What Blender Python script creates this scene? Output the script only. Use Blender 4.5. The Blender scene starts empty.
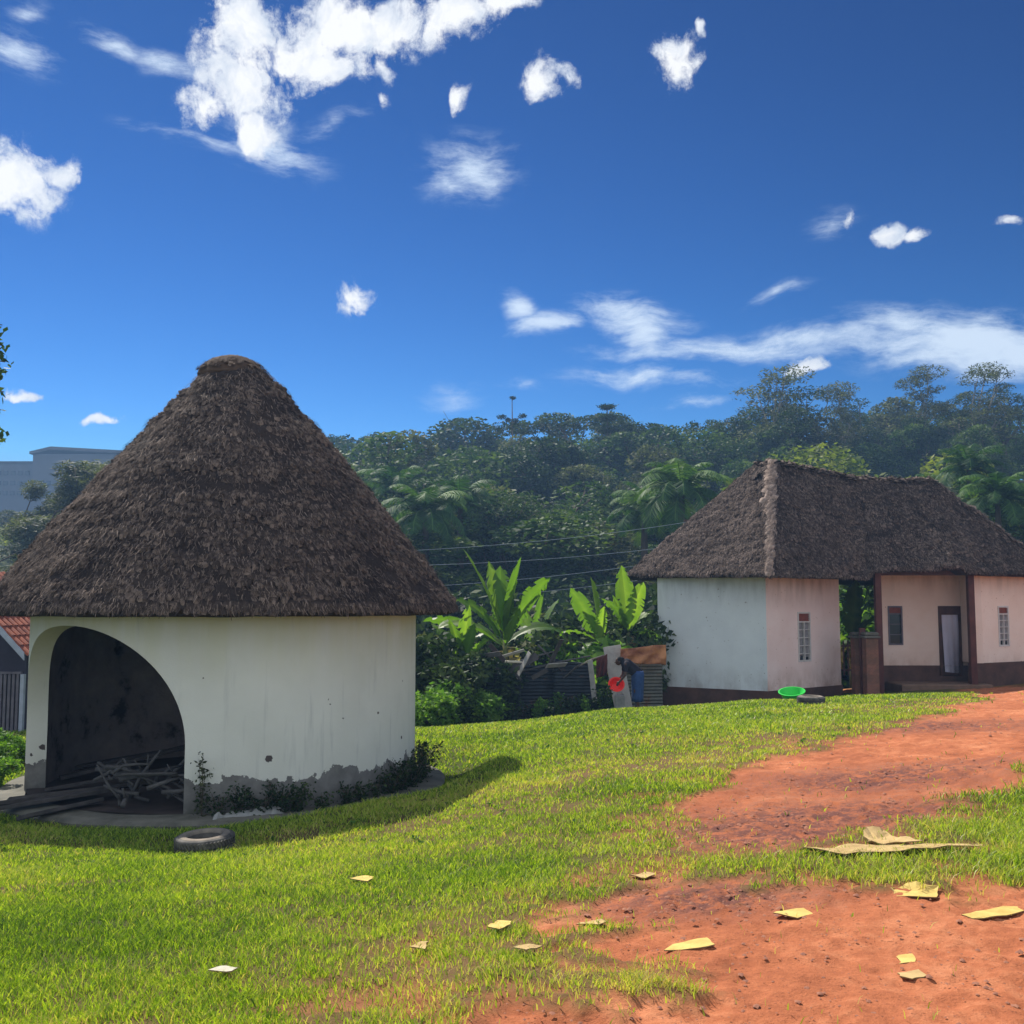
import bpy, math, random
import numpy as np
from mathutils import Vector, Matrix
R = math.radians
rng = np.random.default_rng(7)
random.seed(7)
S = bpy.context.scene
COL = S.collection
F = 1050.0; EYE = 1.6; PITCH = math.atan(91/F)
cp, sp = math.cos(PITCH), math.sin(PITCH)

def ray(px, py):
    x = (px-512)/F; v = (512-py)/F
    return np.array([x, cp - v*sp, sp + v*cp])
def P(px, py, Y):                       # point seen at pixel, at forward distance Y
    d = ray(px, py); return (d[0]*Y/d[1], Y, EYE + d[2]*Y/d[1])
def XY(px, Y): return (px-512)/F*Y      # close enough near the horizon row

# ------------------------------------------------------------------ numpy noise
def _h(ix, iy, iz, s):
    n = (ix*374761393 + iy*668265263 + iz*2147483647 + s*1274126177) & 0xffffffff
    n = ((n ^ (n >> 13))*1274126177) & 0xffffffff
    n = ((n ^ (n >> 16))*2246822519) & 0xffffffff
    return ((n ^ (n >> 15)) & 0xffffff)/float(0xffffff)
def vnoise(x, y, z=0.0, s=0):
    x, y, z = np.broadcast_arrays(np.asarray(x, float), np.asarray(y, float), np.asarray(z, float))
    x0 = np.floor(x).astype(np.int64); y0 = np.floor(y).astype(np.int64); z0 = np.floor(z).astype(np.int64)
    fx, fy, fz = x-x0, y-y0, z-z0
    fx, fy, fz = [q*q*(3-2*q) for q in (fx, fy, fz)]
    r = 0
    for a in (0, 1):
        for b in (0, 1):
            for c in (0, 1):
                w = (fx if a else 1-fx)*(fy if b else 1-fy)*(fz if c else 1-fz)
                r = r + w*_h(x0+a, y0+b, z0+c, s)
    return r
def fbm(x, y, z=0.0, o=4, s=0):
    r = 0; a = 1; t = 0
    for i in range(o):
        k = 2**i
        r = r + a*vnoise(np.asarray(x)*k, np.asarray(y)*k, np.asarray(z)*k, s+i*17); t += a; a *= .5
    return r/t                                     # 0..1

# ------------------------------------------------------------------ objects
def link(o, parent=None):
    COL.objects.link(o)
    if parent is not None: o.parent = parent
    return o
def tag(o, label=None, cat=None, group=None, kind=None):
    if label: o['label'] = label
    if cat: o['category'] = cat
    if group: o['group'] = group
    if kind: o['kind'] = kind
    return o
def empty(name, loc, label=None, cat=None, group=None, rz=0):
    o = bpy.data.objects.new(name, None); o.location = loc; o.rotation_euler = (0, 0, rz)
    o.empty_display_size = .2
    return tag(link(o), label, cat, group)
def bulk(name, V, Q, mats, parent=None, tint=None, smooth=False, T=None, midx=None, attrs=None):
    """mesh from numpy: V (n,3), Q (m,4) quads, T (k,3) triangles"""
    me = bpy.data.meshes.new(name)
    V = np.asarray(V, np.float32)
    nq = 0 if Q is None else len(Q); nt = 0 if T is None else len(T)
    me.vertices.add(len(V)); me.vertices.foreach_set('co', V.ravel())
    loops = np.concatenate([np.asarray(Q, np.int32).ravel() if nq else np.zeros(0, np.int32),
                            np.asarray(T, np.int32).ravel() if nt else np.zeros(0, np.int32)])
    me.loops.add(len(loops)); me.loops.foreach_set('vertex_index', loops)
    st = np.concatenate([np.arange(nq)*4, nq*4+np.arange(nt)*3]).astype(np.int32)
    tot = np.concatenate([np.full(nq, 4), np.full(nt, 3)]).astype(np.int32)
    me.polygons.add(nq+nt); me.polygons.foreach_set('loop_start', st); me.polygons.foreach_set('loop_total', tot)
    if smooth: me.polygons.foreach_set('use_smooth', np.ones(nq+nt, bool))
    if not isinstance(mats, (list, tuple)): mats = [mats]
    for m in mats: me.materials.append(m)
    if midx is not None: me.polygons.foreach_set('material_index', np.asarray(midx, np.int32))
    me.update(calc_edges=True); me.validate()
    at = dict(attrs or {})
    if tint is not None: at['tint'] = tint
    for k, a in at.items():
        A = me.attributes.new(k, 'FLOAT', 'POINT'); A.data.foreach_set('value', np.asarray(a, np.float32))
    o = bpy.data.objects.new(name, me)
    return link(o, parent)

class MB:
    """collects primitives (polygons) into one mesh"""
    def __init__(s): s.v = []; s.f = []; s.m = []
    def poly(s, pts, mi=0):
        b = len(s.v); s.v += [tuple(p) for p in pts]; s.f.append(tuple(range(b, b+len(pts)))); s.m.append(mi)
    def mesh(s, V, Fc, mi=0):
        b = len(s.v); s.v += [tuple(p) for p in V]
        for f in Fc: s.f.append(tuple(b+i for i in f)); s.m.append(mi)
    def box(s, c, size, rot=None, mi=0, bev=.0):
        sx, sy, sz = [q/2 for q in size]
        if bev > 0:
            pts = []
            for z in (-sz, -sz+bev, sz-bev, sz):
                k = bev if abs(z) == sz else 0
                for (a, b2) in ((-1, -1), (1, -1), (1, 1), (-1, 1)):
                    if True:
                        pts.append((a*(sx-k), b2*(sy-k), z))
            Fc = [(3, 2, 1, 0), (12, 13, 14, 15)]
            for L in range(3):
                for i in range(4):
                    j = (i+1) % 4; Fc.append((L*4+i, L*4+j, L*4+4+j, L*4+4+i))
        else:
            pts = [(a*sx, b*sy, c2*sz) for c2 in (-1, 1) for (a, b) in ((-1, -1), (1, -1), (1, 1), (-1, 1))]
            Fc = [(3, 2, 1, 0), (4, 5, 6, 7), (0, 1, 5, 4), (1, 2, 6, 5), (2, 3, 7, 6), (3, 0, 4, 7)]
        M = Matrix.Translation(Vector(c))
        if rot is not None: M = M @ rot.to_4x4()
        s.mesh([M @ Vector(p) for p in pts], Fc, mi)
    def tube(s, pts, rad, n=8, mi=0, cap=True):
        pts = [Vector(p) for p in pts]
        rad = list(rad) if hasattr(rad, '__len__') else [rad]*len(pts)
        base = len(s.v); up = Vector((0, 0, 1)); prev = None
        for i, p in enumerate(pts):
            d = (pts[min(i+1, len(pts)-1)] - pts[max(i-1, 0)]).normalized()
            if prev is None:
                a = d.cross(up)
                if a.length < 1e-3: a = d.cross(Vector((1, 0, 0)))
            else: a = prev - d*prev.dot(d)
            a.normalize(); prev = a; b = d.cross(a)
            for k in range(n):
                t = 2*math.pi*k/n
                s.v.append(tuple(p + (a*math.cos(t)+b*math.sin(t))*rad[i]))
        for i in range(len(pts)-1):
            for k in range(n):
                k2 = (k+1) % n
                s.f.append((base+i*n+k, base+i*n+k2, base+i*n+n+k2, base+i*n+n+k)); s.m.append(mi)
        if cap:
            s.f.append(tuple(base+k for k in range(n))[::-1]); s.m.append(mi)
            s.f.append(tuple(base+(len(pts)-1)*n+k for k in range(n))); s.m.append(mi)
    def build(s, name, mats, parent=None, smooth=False):
        me = bpy.data.meshes.new(name); me.from_pydata(s.v, [], s.f)
        if not isinstance(mats, (list, tuple)): mats = [mats]
        for m in mats: me.materials.append(m)
        me.polygons.foreach_set('material_index', s.m)
        if smooth: me.polygons.foreach_set('use_smooth', [True]*len(s.f))
        me.update()
        return link(bpy.data.objects.new(name, me), parent)
def smooth_by_angle(o, deg=35):
    me = o.data
    me.polygons.foreach_set('use_smooth', [True]*len(me.polygons))
    try: me.set_sharp_from_angle(angle=R(deg))
    except Exception: pass
    return o

# ------------------------------------------------------------------ materials
class NT:
    def __init__(s, name):
        s.m = bpy.data.materials.new(name); s.m.use_nodes = True; s.t = s.m.node_tree
        s.b = s.t.nodes['Principled BSDF']; s.out = s.t.nodes['Material Output']
        s.b.inputs['Roughness'].default_value = .85
        s.b.inputs['Specular IOR Level'].default_value = .25
    def n(s, ty, **kw):
        q = s.t.nodes.new(ty)
        for k, v in kw.items(): setattr(q, k, v)
        return q
    def l(s, a, b): s.t.links.new(a, b)
    def coord(s, sc=None, out='Object'):
        c = s.n('ShaderNodeTexCoord').outputs[out]
        if sc is None: return c
        m = s.n('ShaderNodeMapping'); m.inputs['Scale'].default_value = sc; s.l(c, m.inputs[0]); return m.outputs[0]
    def noise(s, scale, detail=4, rough=.55, vec=None, dist=0):
        q = s.n('ShaderNodeTexNoise'); q.inputs['Scale'].default_value = scale
        q.inputs['Detail'].default_value = detail; q.inputs['Roughness'].default_value = rough
        q.inputs['Distortion'].default_value = dist
        if vec is None: vec = s.coord()
        s.l(vec, q.inputs['Vector']); return q.outputs['Fac']
    def ramp(s, fac, stops, interp='LINEAR'):
        q = s.n('ShaderNodeValToRGB'); q.color_ramp.interpolation = interp
        e = q.color_ramp.elements
        while len(e) < len(stops): e.new(.5)
        for i, (p, c) in enumerate(stops):
            e[i].position = p; e[i].color = (*c, 1) if len(c) == 3 else c
        s.l(fac, q.inputs[0]); return q.outputs[0]
    def g(s, fac, a, b):       # grey ramp a..b -> 0..1
        q = s.n('ShaderNodeMapRange'); q.inputs['From Min'].default_value = a; q.inputs['From Max'].default_value = b
        s.l(fac, q.inputs[0]); return q.outputs[0]
    def mix(s, fac, a, b, bt='MIX'):
        q = s.n('ShaderNodeMix', data_type='RGBA', blend_type=bt)
        for sock, v in ((q.inputs[0], fac), (q.inputs[6], a), (q.inputs[7], b)):
            if isinstance(v, (int, float)): sock.default_value = v
            elif isinstance(v, tuple): sock.default_value = (*v, 1)
            else: s.l(v, sock)
        return q.outputs[2]
    def math(s, op, a, b=0.0, c=None):
        q = s.n('ShaderNodeMath', operation=op)
        for i, v in enumerate((a, b, c)):
            if v is None: continue
            if isinstance(v, (int, float)): q.inputs[i].default_value = v
            else: s.l(v, q.inputs[i])
        return q.outputs[0]
    def attr(s, name):
        q = s.n('ShaderNodeAttribute'); q.attribute_name = name; return q.outputs['Fac']
    def col(s, c): s.l(c, s.b.inputs['Base Color']) if not isinstance(c, tuple) else setattr(s.b.inputs['Base Color'], 'default_value', (*c, 1))
    def bump(s, h, strength=.4, dist=.02):
        q = s.n('ShaderNodeBump'); q.inputs['Strength'].default_value = strength; q.inputs['Distance'].default_value = dist
        s.l(h, q.inputs['Height']); s.l(q.outputs[0], s.b.inputs['Normal'])
    def translucent(s, col, amt):
        t = s.n('ShaderNodeBsdfTranslucent'); mx = s.n('ShaderNodeMixShader'); mx.inputs[0].default_value = amt
        s.l(col, t.inputs[0]); s.l(s.b.outputs[0], mx.inputs[1]); s.l(t.outputs[0], mx.inputs[2]); s.l(mx.outputs[0], s.out.inputs[0])
def simple(name, a, b=None, scale=6, rough=.85, bump=.3, bscale=30, dist=.01, metal=0):
    q = NT(name); q.b.inputs['Roughness'].default_value = rough; q.b.inputs['Metallic'].default_value = metal
    if b is None: b = tuple(x*.65 for x in a)
    q.col(q.ramp(q.noise(scale, 6, .65), [(.3, b), (.7, a)]))
    if bump: q.bump(q.noise(bscale, 5, .6), bump, dist)
    return q.m

def m_thatch(name, a, b, c):
    q = NT(name); q.b.inputs['Roughness'].default_value = .9; q.b.inputs['Specular IOR Level'].default_value = .12
    t = q.attr('tint')
    n1 = q.noise(1.3, 4); n2 = q.noise(28, 5, .7)
    f = q.math('ADD', q.math('MULTIPLY', t, .62), q.math('ADD', q.math('MULTIPLY', n1, .22), q.math('MULTIPLY', n2, .3)))
    q.col(q.ramp(f, [(.26, c), (.55, b), (.92, a)]))
    q.bump(q.noise(70, 4, .7), .7, .02)
    return q.m
M = {}
M['thatch'] = m_thatch('grey_thatch', (.46, .34, .27), (.085, .061, .052), (.011, .009, .010))
M['thatch2'] = m_thatch('brown_thatch', (.44, .33, .27), (.070, .050, .043), (.008, .007, .008))
M['cap'] = m_thatch('cap_thatch', (.24, .16, .115), (.12, .078, .055), (.05, .034, .027))

def m_wall():
    """lime washed round wall: paint flaked off low down, spots, green-grey stains"""
    q = NT('flaking_limewash'); pos = q.coord()
    sep = q.n('ShaderNodeSeparateXYZ'); q.l(pos, sep.inputs[0]); z = sep.outputs[2]
    n1 = q.noise(.8, 5, .6); n2 = q.noise(5, 5, .6); n3 = q.noise(2.2, 6, .62)
    paint = q.mix(q.g(n1, .3, .75), (.80, .785, .72), (.66, .65, .585))
    # yellow drip under the eave
    st = q.noise(1.0, 5, .6, q.coord((3.5, 3.5, .35)))
    ytop = q.math('MULTIPLY', q.g(z, 1.55, 2.6), q.g(st, .35, .62))
    paint = q.mix(q.math('MULTIPLY', ytop, .55), paint, (.62, .60, .36))
    st2 = q.noise(1.6, 6, .6, q.coord((6, 6, .5)))
    paint = q.mix(q.math('MULTIPLY', q.g(st2, .58, .72), .3), paint, (.36, .36, .36))
    # bare render showing low down with a ragged edge
    edge = q.math('ADD', q.math('MULTIPLY', n3, .72), q.math('MULTIPLY', q.noise(11, 4, .6), .14))
    edge = q.math('ADD', edge, .03)
    bare = q.math('LESS_THAN', z, edge)
    vor = q.n('ShaderNodeTexVoronoi'); vor.inputs['Scale'].default_value = 7.0; vor.inputs['Randomness'].default_value = 1
    q.l(q.mix(.12, pos, q.n('ShaderNodeTexNoise').outputs['Color']), vor.inputs['Vector'])
    vc = q.n('ShaderNodeSeparateColor'); q.l(vor.outputs['Color'], vc.inputs[0])
    low = q.g(z, 2.3, .35)
    size = q.math('MULTIPLY', q.math('MULTIPLY', q.math('GREATER_THAN', vc.outputs[0], .62), low), q.math('MULTIPLY', vc.outputs[1], .42))
    chip = q.math('GREATER_THAN', size, q.math('ADD', vor.outputs['Distance'], q.math('MULTIPLY', q.math('SUBTRACT', q.noise(17, 5, .7), .37), .55)))
    render = q.mix(q.g(n2, .35, .7), (.235, .225, .215), (.145, .135, .13))
    render = q.mix(q.math('MULTIPLY', q.g(z, .30, .0), q.g(n3, .35, .55)), render, (.05, .055, .04))
    c = q.mix(bare, paint, render)
    c = q.mix(chip, c, (.10, .08, .075))
    q.col(c); q.b.inputs['Roughness'].default_value = .9
    h = q.math('ADD', q.math('MULTIPLY', q.math('MAXIMUM', bare, chip), -.8), q.math('MULTIPLY', q.noise(45, 5, .6), .3))
    q.bump(h, .5, .02)
    return q.m
M['wall'] = m_wall()
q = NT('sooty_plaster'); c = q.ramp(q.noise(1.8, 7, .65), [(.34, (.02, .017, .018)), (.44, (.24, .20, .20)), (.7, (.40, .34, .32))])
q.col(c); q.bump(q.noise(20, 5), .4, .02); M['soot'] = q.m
def m_house_wall(name, a, b, dirt, zlow, zhi):
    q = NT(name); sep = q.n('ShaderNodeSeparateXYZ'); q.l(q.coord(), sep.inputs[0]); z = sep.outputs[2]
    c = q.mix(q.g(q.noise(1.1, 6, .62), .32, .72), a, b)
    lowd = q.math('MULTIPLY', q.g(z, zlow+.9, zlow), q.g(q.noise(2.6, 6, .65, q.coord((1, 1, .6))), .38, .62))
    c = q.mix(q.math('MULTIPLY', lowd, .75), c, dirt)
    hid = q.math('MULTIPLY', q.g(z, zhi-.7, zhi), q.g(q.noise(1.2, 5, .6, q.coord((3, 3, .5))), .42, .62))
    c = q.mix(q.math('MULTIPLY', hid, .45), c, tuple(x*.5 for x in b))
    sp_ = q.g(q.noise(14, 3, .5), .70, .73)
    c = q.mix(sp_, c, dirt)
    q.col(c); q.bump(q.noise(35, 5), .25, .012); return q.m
M['pink'] = m_house_wall('pale_pink_wall', (.84, .67, .63), (.77, .57, .52), (.36, .2, .13), 0, 3.1)
M['grey_wall'] = m_house_wall('pale_grey_wall', (.72, .75, .76), (.62, .65, .67), (.33, .3, .28), 0, 3.1)  # greyer tone for the left facet; the other facets use pink tones
M['cream'] = m_house_wall('peach_wall', (.84, .67, .58), (.77, .57, .47), (.36, .17, .1), .3, 3.4)
M['plinth'] = simple('dark_red_plinth', (.13, .065, .045), (.06, .033, .026), 2.5, .8)
M['dark_wood'] = simple('dark_brown_wood', (.10, .045, .03), (.045, .02, .015), 5, .6)
M['post'] = simple('dark_red_painted_post', (.12, .038, .028), (.06, .02, .016), 4, .6)
M['concrete'] = simple('worn_concrete', (.20, .185, .155), (.07, .07, .055), 2.2, .9, .5, 25)
M['concrete_dark'] = simple('earth_stained_concrete', (.22, .13, .09), (.12, .075, .05), 2.2, .9, .5, 25)
M['rubber'] = simple('dusty_black_rubber', (.17, .155, .14), (.04, .038, .036), 9, .75, .3, 60)
M['sunlit_tan'] = simple('sunlit_tan_rubber', (.30, .25, .20), (.14, .12, .10), 9, .9, .3, 60)  # paler tan puts sunlight into the colour of the upper sidewall
M['card'] = simple('tan_cardboard', (.60, .43, .19), (.40, .26, .11), 7, .9, .3, 40)
M['card2'] = simple('yellow_cardboard', (.74, .55, .17), (.50, .34, .09), 9, .85, .2, 40)
M['card_edge'] = simple('cardboard_edge', (.30, .2, .09), None, 20)
M['bark'] = simple('brown_bark', (.15, .115, .085), (.06, .045, .035), 3, .95, .8, 12, .05)
M['palebark'] = simple('pale_bark', (.30, .27, .22), (.13, .11, .09), 2, .95, .6, 12, .04)
M['log'] = simple('weathered_stick_wood', (.125, .118, .115), (.045, .042, .042), 6, .9, .5, 30)
M['plank_dark'] = simple('old_dark_plank', (.10, .088, .085), (.04, .036, .036), 5, .9, .5, 30)
M['plank_grey'] = simple('sun_bleached_grey_board', (.42, .40, .37), (.27, .255, .24), 4, .85, .4, 30)
M['tarp'] = None
q = NT('orange_brown_tarpaulin'); q.b.inputs['Roughness'].default_value = .6
q.col(q.ramp(q.noise(3, 5), [(.35, (.16, .045, .025)), (.65, (.48, .21, .085))])); q.bump(q.noise(9, 4), .5, .04); M['tarp'] = q.m
M['tarp_red'] = simple('faded_dark_red_cloth', (.12, .03, .025), (.05, .016, .014), 4, .8)
def m_corr(name, a, b):
    q = NT(name); q.b.inputs['Metallic'].default_value = .35; q.b.inputs['Roughness'].default_value = .55
    c = q.ramp(q.noise(2.5, 7, .7), [(.35, b), (.6, a)]); c = q.mix(q.g(q.noise(1.4, 6, .7), .55, .66), c, (.12, .05, .025))
    q.col(c); return q.m
M['sheet_blue'] = m_corr('dark_blue_grey_iron_sheet', (.035, .045, .058), (.015, .018, .022))
M['sheet_grey'] = m_corr('olive_grey_iron_sheet', (.15, .15, .125), (.08, .08, .07))
M['red_plastic'] = simple('red_plastic', (.85, .03, .015), (.8, .025, .01), 4, .4, 0)
M['green_plastic'] = simple('green_plastic', (.05, .62, .09), (.04, .55, .08), 4, .4, 0)
M['white_cloth'] = simple('dusty_white_sheet', (.42, .42, .41), (.24, .24, .23), 5, .9, .3, 20)
M['lavender'] = simple('pale_lavender_cloth', (.62, .60, .72), (.55, .53, .66), 3, .9, .2, 15)
M['white_frame'] = simple('chipped_white_frame', (.66, .62, .60), (.5, .46, .44), 10, .6)
M['curtain'] = simple('grey_lace_curtain', (.30, .29, .29), (.17, .16, .17), 9, .9, .2)
M['brick_red'] = simple('red_brown_louvre', (.30, .09, .06), (.19, .055, .04), 8, .7)
M['wire'] = simple('aluminium_wire', (.5, .53, .56), (.45, .48, .5), 3, .4, 0)
M['roof_tile'] = simple('orange_clay_tile', (.42, .12, .06), (.16, .05, .035), 5, .8)
M['barge'] = simple('blue_grey_bargeboard', (.42, .46, .55), (.3, .33, .4), 5, .7)
M['dark_wall'] = simple('dark_slate_wall', (.055, .05, .075), (.035, .032, .05), 3, .9)
M['slat'] = simple('grey_metal_slat', (.17, .15, .17), (.1, .09, .11), 5, .6)
M['mud'] = simple('brown_mud_brick', (.075, .055, .048), (.04, .03, .028), 3, .9)
M['far_concrete'] = simple('blue_grey_far_concrete', (.12, .12, .135), (.095, .095, .11), .12, .9, 0)
M['far_roof'] = simple('far_dark_roof', (.10, .09, .10), (.07, .07, .08), .2, .9, 0)
M['steel'] = simple('galvanised_steel_pole', (.25, .25, .25), (.18, .18, .18), 3, .6)
M['skin'] = simple('dark_brown_skin', (.085, .045, .03), (.07, .036, .024), 8, .5, 0)
M['hair'] = simple('black_hair', (.012, .011, .011), (.008, .008, .008), 30, .8)
M['top'] = simple('black_cotton_top', (.018, .016, .026), (.012, .011, .018), 8, .9)
M['jeans'] = simple('blue_denim', (.035, .075, .20), (.02, .045, .13), 12, .9)
q = NT('dark_window_glass'); q.b.inputs['Base Color'].default_value = (.015, .02, .025, 1); q.b.inputs['Roughness'].default_value = .12
q.b.inputs['Specular IOR Level'].default_value = .5; M['glass'] = q.m
q = NT('gate_pillar_brick'); bt = q.n('ShaderNodeTexBrick')
bt.inputs['Color1'].default_value = (.26, .10, .06, 1); bt.inputs['Color2'].default_value = (.19, .075, .05, 1); bt.inputs['Mortar'].default_value = (.3, .22, .17, 1)
bt.inputs['Scale'].default_value = 6.5; bt.inputs['Mortar Size'].default_value = .012
mp = q.n('ShaderNodeMapping'); mp.inputs['Rotation'].default_value = (R(90), 0, 0); q.l(q.coord(), mp.inputs[0]); q.l(mp.outputs[0], bt.inputs['Vector'])
q.col(q.mix(q.g(q.noise(3, 5), .4, .65), bt.outputs['Color'], (.13, .075, .05))); q.bump(bt.outputs['Fac'], -.4, .01); M['brick'] = q.m

def m_leaf(name, cols, tr=.35, rnd=.25, rough=.65, spec=.15):
    q = NT(name); q.b.inputs['Roughness'].default_value = rough; q.b.inputs['Specular IOR Level'].default_value = spec
    t = q.attr('tint'); oi = q.n('ShaderNodeObjectInfo')
    f = q.math('ADD', t, q.math('MULTIPLY', q.math('SUBTRACT', oi.outputs['Random'], .5), rnd))
    c = q.ramp(f, [(i/(len(cols)-1), k) for i, k in enumerate(cols)])
    q.col(c)
    tc = q.mix(1.0, c, (1.5, 1.7, .55), 'MULTIPLY')
    q.translucent(tc, tr); return q.m
M['leaf_dark'] = m_leaf('dark_evergreen_leaf', [(.008, .02, .010), (.024, .048, .018), (.08, .115, .035)], .2)
M['leaf_mid'] = m_leaf('mid_green_leaf', [(.014, .034, .012), (.04, .08, .02), (.12, .17, .045)], .22)
M['leaf_olive'] = m_leaf('olive_leaf', [(.03, .038, .022), (.075, .085, .045), (.17, .18, .09)], .25)
M['leaf_yellow'] = m_leaf('yellow_green_leaf', [(.07, .10, .025), (.14, .175, .04), (.25, .26, .06)], .35)
M['leaf_bright'] = m_leaf('bright_weed_leaf', [(.045, .10, .02), (.09, .19, .03), (.2, .32, .06)], .4)
M['palm_leaf'] = m_leaf('palm_leaf', [(.012, .04, .012), (.045, .11, .028), (.16, .25, .065)], .25, .2, .65, .15)
M['banana_leaf'] = m_leaf('banana_leaf', [(.03, .07, .018), (.11, .20, .025), (.30, .40, .07)], .5, .2, .45, .3)
M['dry_leaf'] = m_leaf('dry_leaf', [(.14, .10, .05), (.26, .2, .1), (.4, .32, .18)], .3)
q = NT('banana_stem'); q.col(q.ramp(q.noise(3, 5, .6, q.coord((4, 4, .8))), [(.35, (.10, .07, .03)), (.65, (.16, .2, .06))])); M['banana_stem'] = q.m

def m_blade():
    q = NT('lawn_grass_blade'); q.b.inputs['Roughness'].default_value = .45; q.b.inputs['Specular IOR Level'].default_value = .35
    t = q.attr('tint')
    c = q.ramp(t, [(0, (.05, .11, .015)), (.3, (.17, .27, .02)), (.6, (.41, .50, .05)), (.82, (.52, .48, .13)), (1, (.60, .46, .19))])
    q.col(c); q.translucent(q.mix(1.0, c, (1.3, 1.45, .45), 'MULTIPLY'), .45); return q.m
M['blade'] = m_blade()
def m_ground():
    q = NT('ground_grass_and_red_earth')
    d = q.attr('dirt'); gv = q.attr('gravel'); dry = q.attr('dry')
    n_f = q.noise(9, 7, .7); n_l = q.noise(1.3, 5, .6); n_s = q.noise(60, 5, .7)
    earth = q.ramp(q.math('ADD', q.math('MULTIPLY', n_l, .5), q.math('MULTIPLY', n_f, .5)),
                   [(.3, (.25, .075, .036)), (.5, (.47, .155, .07)), (.7, (.68, .28, .14))])
    earth = q.mix(q.g(n_s, .58, .7), earth, (.20, .07, .04))
    earth = q.mix(q.math('MULTIPLY', gv, q.g(n_f, .38, .55)), earth, (.17, .07, .055))
    soil = q.ramp(n_f, [(.3, (.035, .045, .012)), (.5, (.07, .085, .02)), (.7, (.12, .11, .035))])
    soil = q.mix(dry, soil, (.17, .10, .045))
    q.col(q.mix(d, soil, earth)); q.b.inputs['Roughness'].default_value = .95; q.b.inputs['Specular IOR Level'].default_value = .1
    h = q.math('ADD', q.math('MULTIPLY', n_f, .6), q.math('MULTIPLY', n_s, .4))
    q.bump(h, .8, .035); return q.m
M['ground'] = m_ground()
M['stone'] = simple('red_brown_stone', (.40, .17, .10), (.20, .085, .06), 20, .9, .4, 60)
M['stone_pale'] = simple('pale_litter', (.62, .58, .48), (.45, .4, .3), 20, .9, 0)

# ------------------------------------------------------------------ terrain
YS = [0, 4, 7, 10.5, 13, 16, 20, 23, 25, 28, 31, 35, 50, 70, 90, 110, 140, 200, 400]
PROF = {
 -400: [0, 0, -.35, -.85, -1.05, -1.1, -1.15, -1.2, -1.25, -1.35, -1.5, -1.8, -2, 2, 6, 9, 13, 19, 22],
 200: [0, 0, -.35, -.85, -1.02, -1.06, -1.12, -1.2, -1.4, -1.7, -2.0, -2.3, -3, 0, 4, 7, 11, 16, 18],
 430: [0, 0, -.27, -.6, -.75, -.87, -.95, -1.07, -1.35, -1.8, -2.2, -2.6, -4, -1, 3, 6, 8, 9, 8],
 512: [0, 0, -.2, -.38, -.5, -.65, -.88, -1.03, -1.15, -1.6, -2, -2.4, -3.8, -.8, 5, 8, 9, 9, 8],
 620: [0, 0, -.15, -.27, -.36, -.47, -.65, -.78, -.87, -1.2, -1.5, -1.8, -3.5, -.5, 5, 8, 9, 10, 8],
 765: [0, 0, -.1, -.16, -.23, -.32, -.5, -.6, -.67, -1.05, -1.2, -1.3, -3, 0, 6, 10, 11, 12, 10],
 960: [0, 0, -.05, -.08, -.12, -.2, -.32, -.43, -.52, -.72, -.85, -1, -2, 4, 11, 13, 14, 14, 10],
 1200: [0, 0, 0, 0, 0, -.05, -.1, -.2, -.25, -.35, -.4, -.5, -1, 6, 13.5, 16, 17, 17, 12]}
TK = np.array([(k-512)/F for k in PROF]); ZT = np.array([PROF[k] for k in PROF], float)
# resample profiles smoothly along Y
YF = np.concatenate([np.arange(0, 40, .25), np.arange(40, 401, 2.0)])
def smooth_prof(z):
    v = np.interp(YF, YS, z); out = v.copy()
    for i, y in enumerate(YF):
        w = .35 + y*.035; k = np.exp(-((YF-y)/w)**2)*np.gradient(YF); out[i] = (k*v).sum()/k.sum()
    return out
ZF = np.array([smooth_prof(z) for z in ZT])
def ground(x, y):
    x = np.asarray(x, float); y = np.asarray(y, float)
    yy = np.clip(y, 0, 400); t = np.clip(x/np.maximum(y, 3.0), TK[0], TK[-1])
    cols = np.stack([np.interp(yy, YF, z) for z in ZF])          # (k, ...)
    i = np.clip(np.searchsorted(TK, t)-1, 0, len(TK)-2)
    w = (t-TK[i])/(TK[i+1]-TK[i]); w = w*w*(3-2*w)*.5 + w*.5
    z = np.take_along_axis(cols, i[None], 0)[0]*(1-w) + np.take_along_axis(cols, (i+1)[None], 0)[0]*w
    near = np.clip(1-(y-24)/10, .0, 1)
    z = z + (fbm(x*.5+9, y*.5, 0, 3, 3)-.5)*.10*near + (fbm(x*3, y*3, 0, 3, 5)-.5)*.035*near
    z = z + (fbm(x*.06, y*.06, 0, 4, 8)-.5)*5*np.clip((y-45)/50, 0, 1)
    z = z + .30*np.exp(-(((x-6.0)/1.5)**2 + ((y-10.2)/1.3)**2))      # mound on the right
    # level pads under the round hut and the gate house
    r = np.hypot(x-HC[0], y-HC[1]); k = np.clip((4.1-r)/.9, 0, 1); k = k*k*(3-2*k)
    z = z*(1-k) + (-1.08)*k
    return z
_a = R(-14.87); HD = 16.5
HC = (math.sin(_a)*HD, math.cos(_a)*HD)
def G(x, y): return float(ground(np.array([x]), np.array([y]))[0])
def PG(px, py):                      # ground point seen at a pixel of the photo (march along the ray)
    d = ray(px, py); ys = np.arange(2.5, 40, .02)
    X = d[0]/d[1]*ys; Z = EYE + d[2]/d[1]*ys; g = ground(X, ys)
    i = np.argmax(Z <= g) if (Z <= g).any() else len(ys)-1
    return (X[i], ys[i], g[i])

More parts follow.
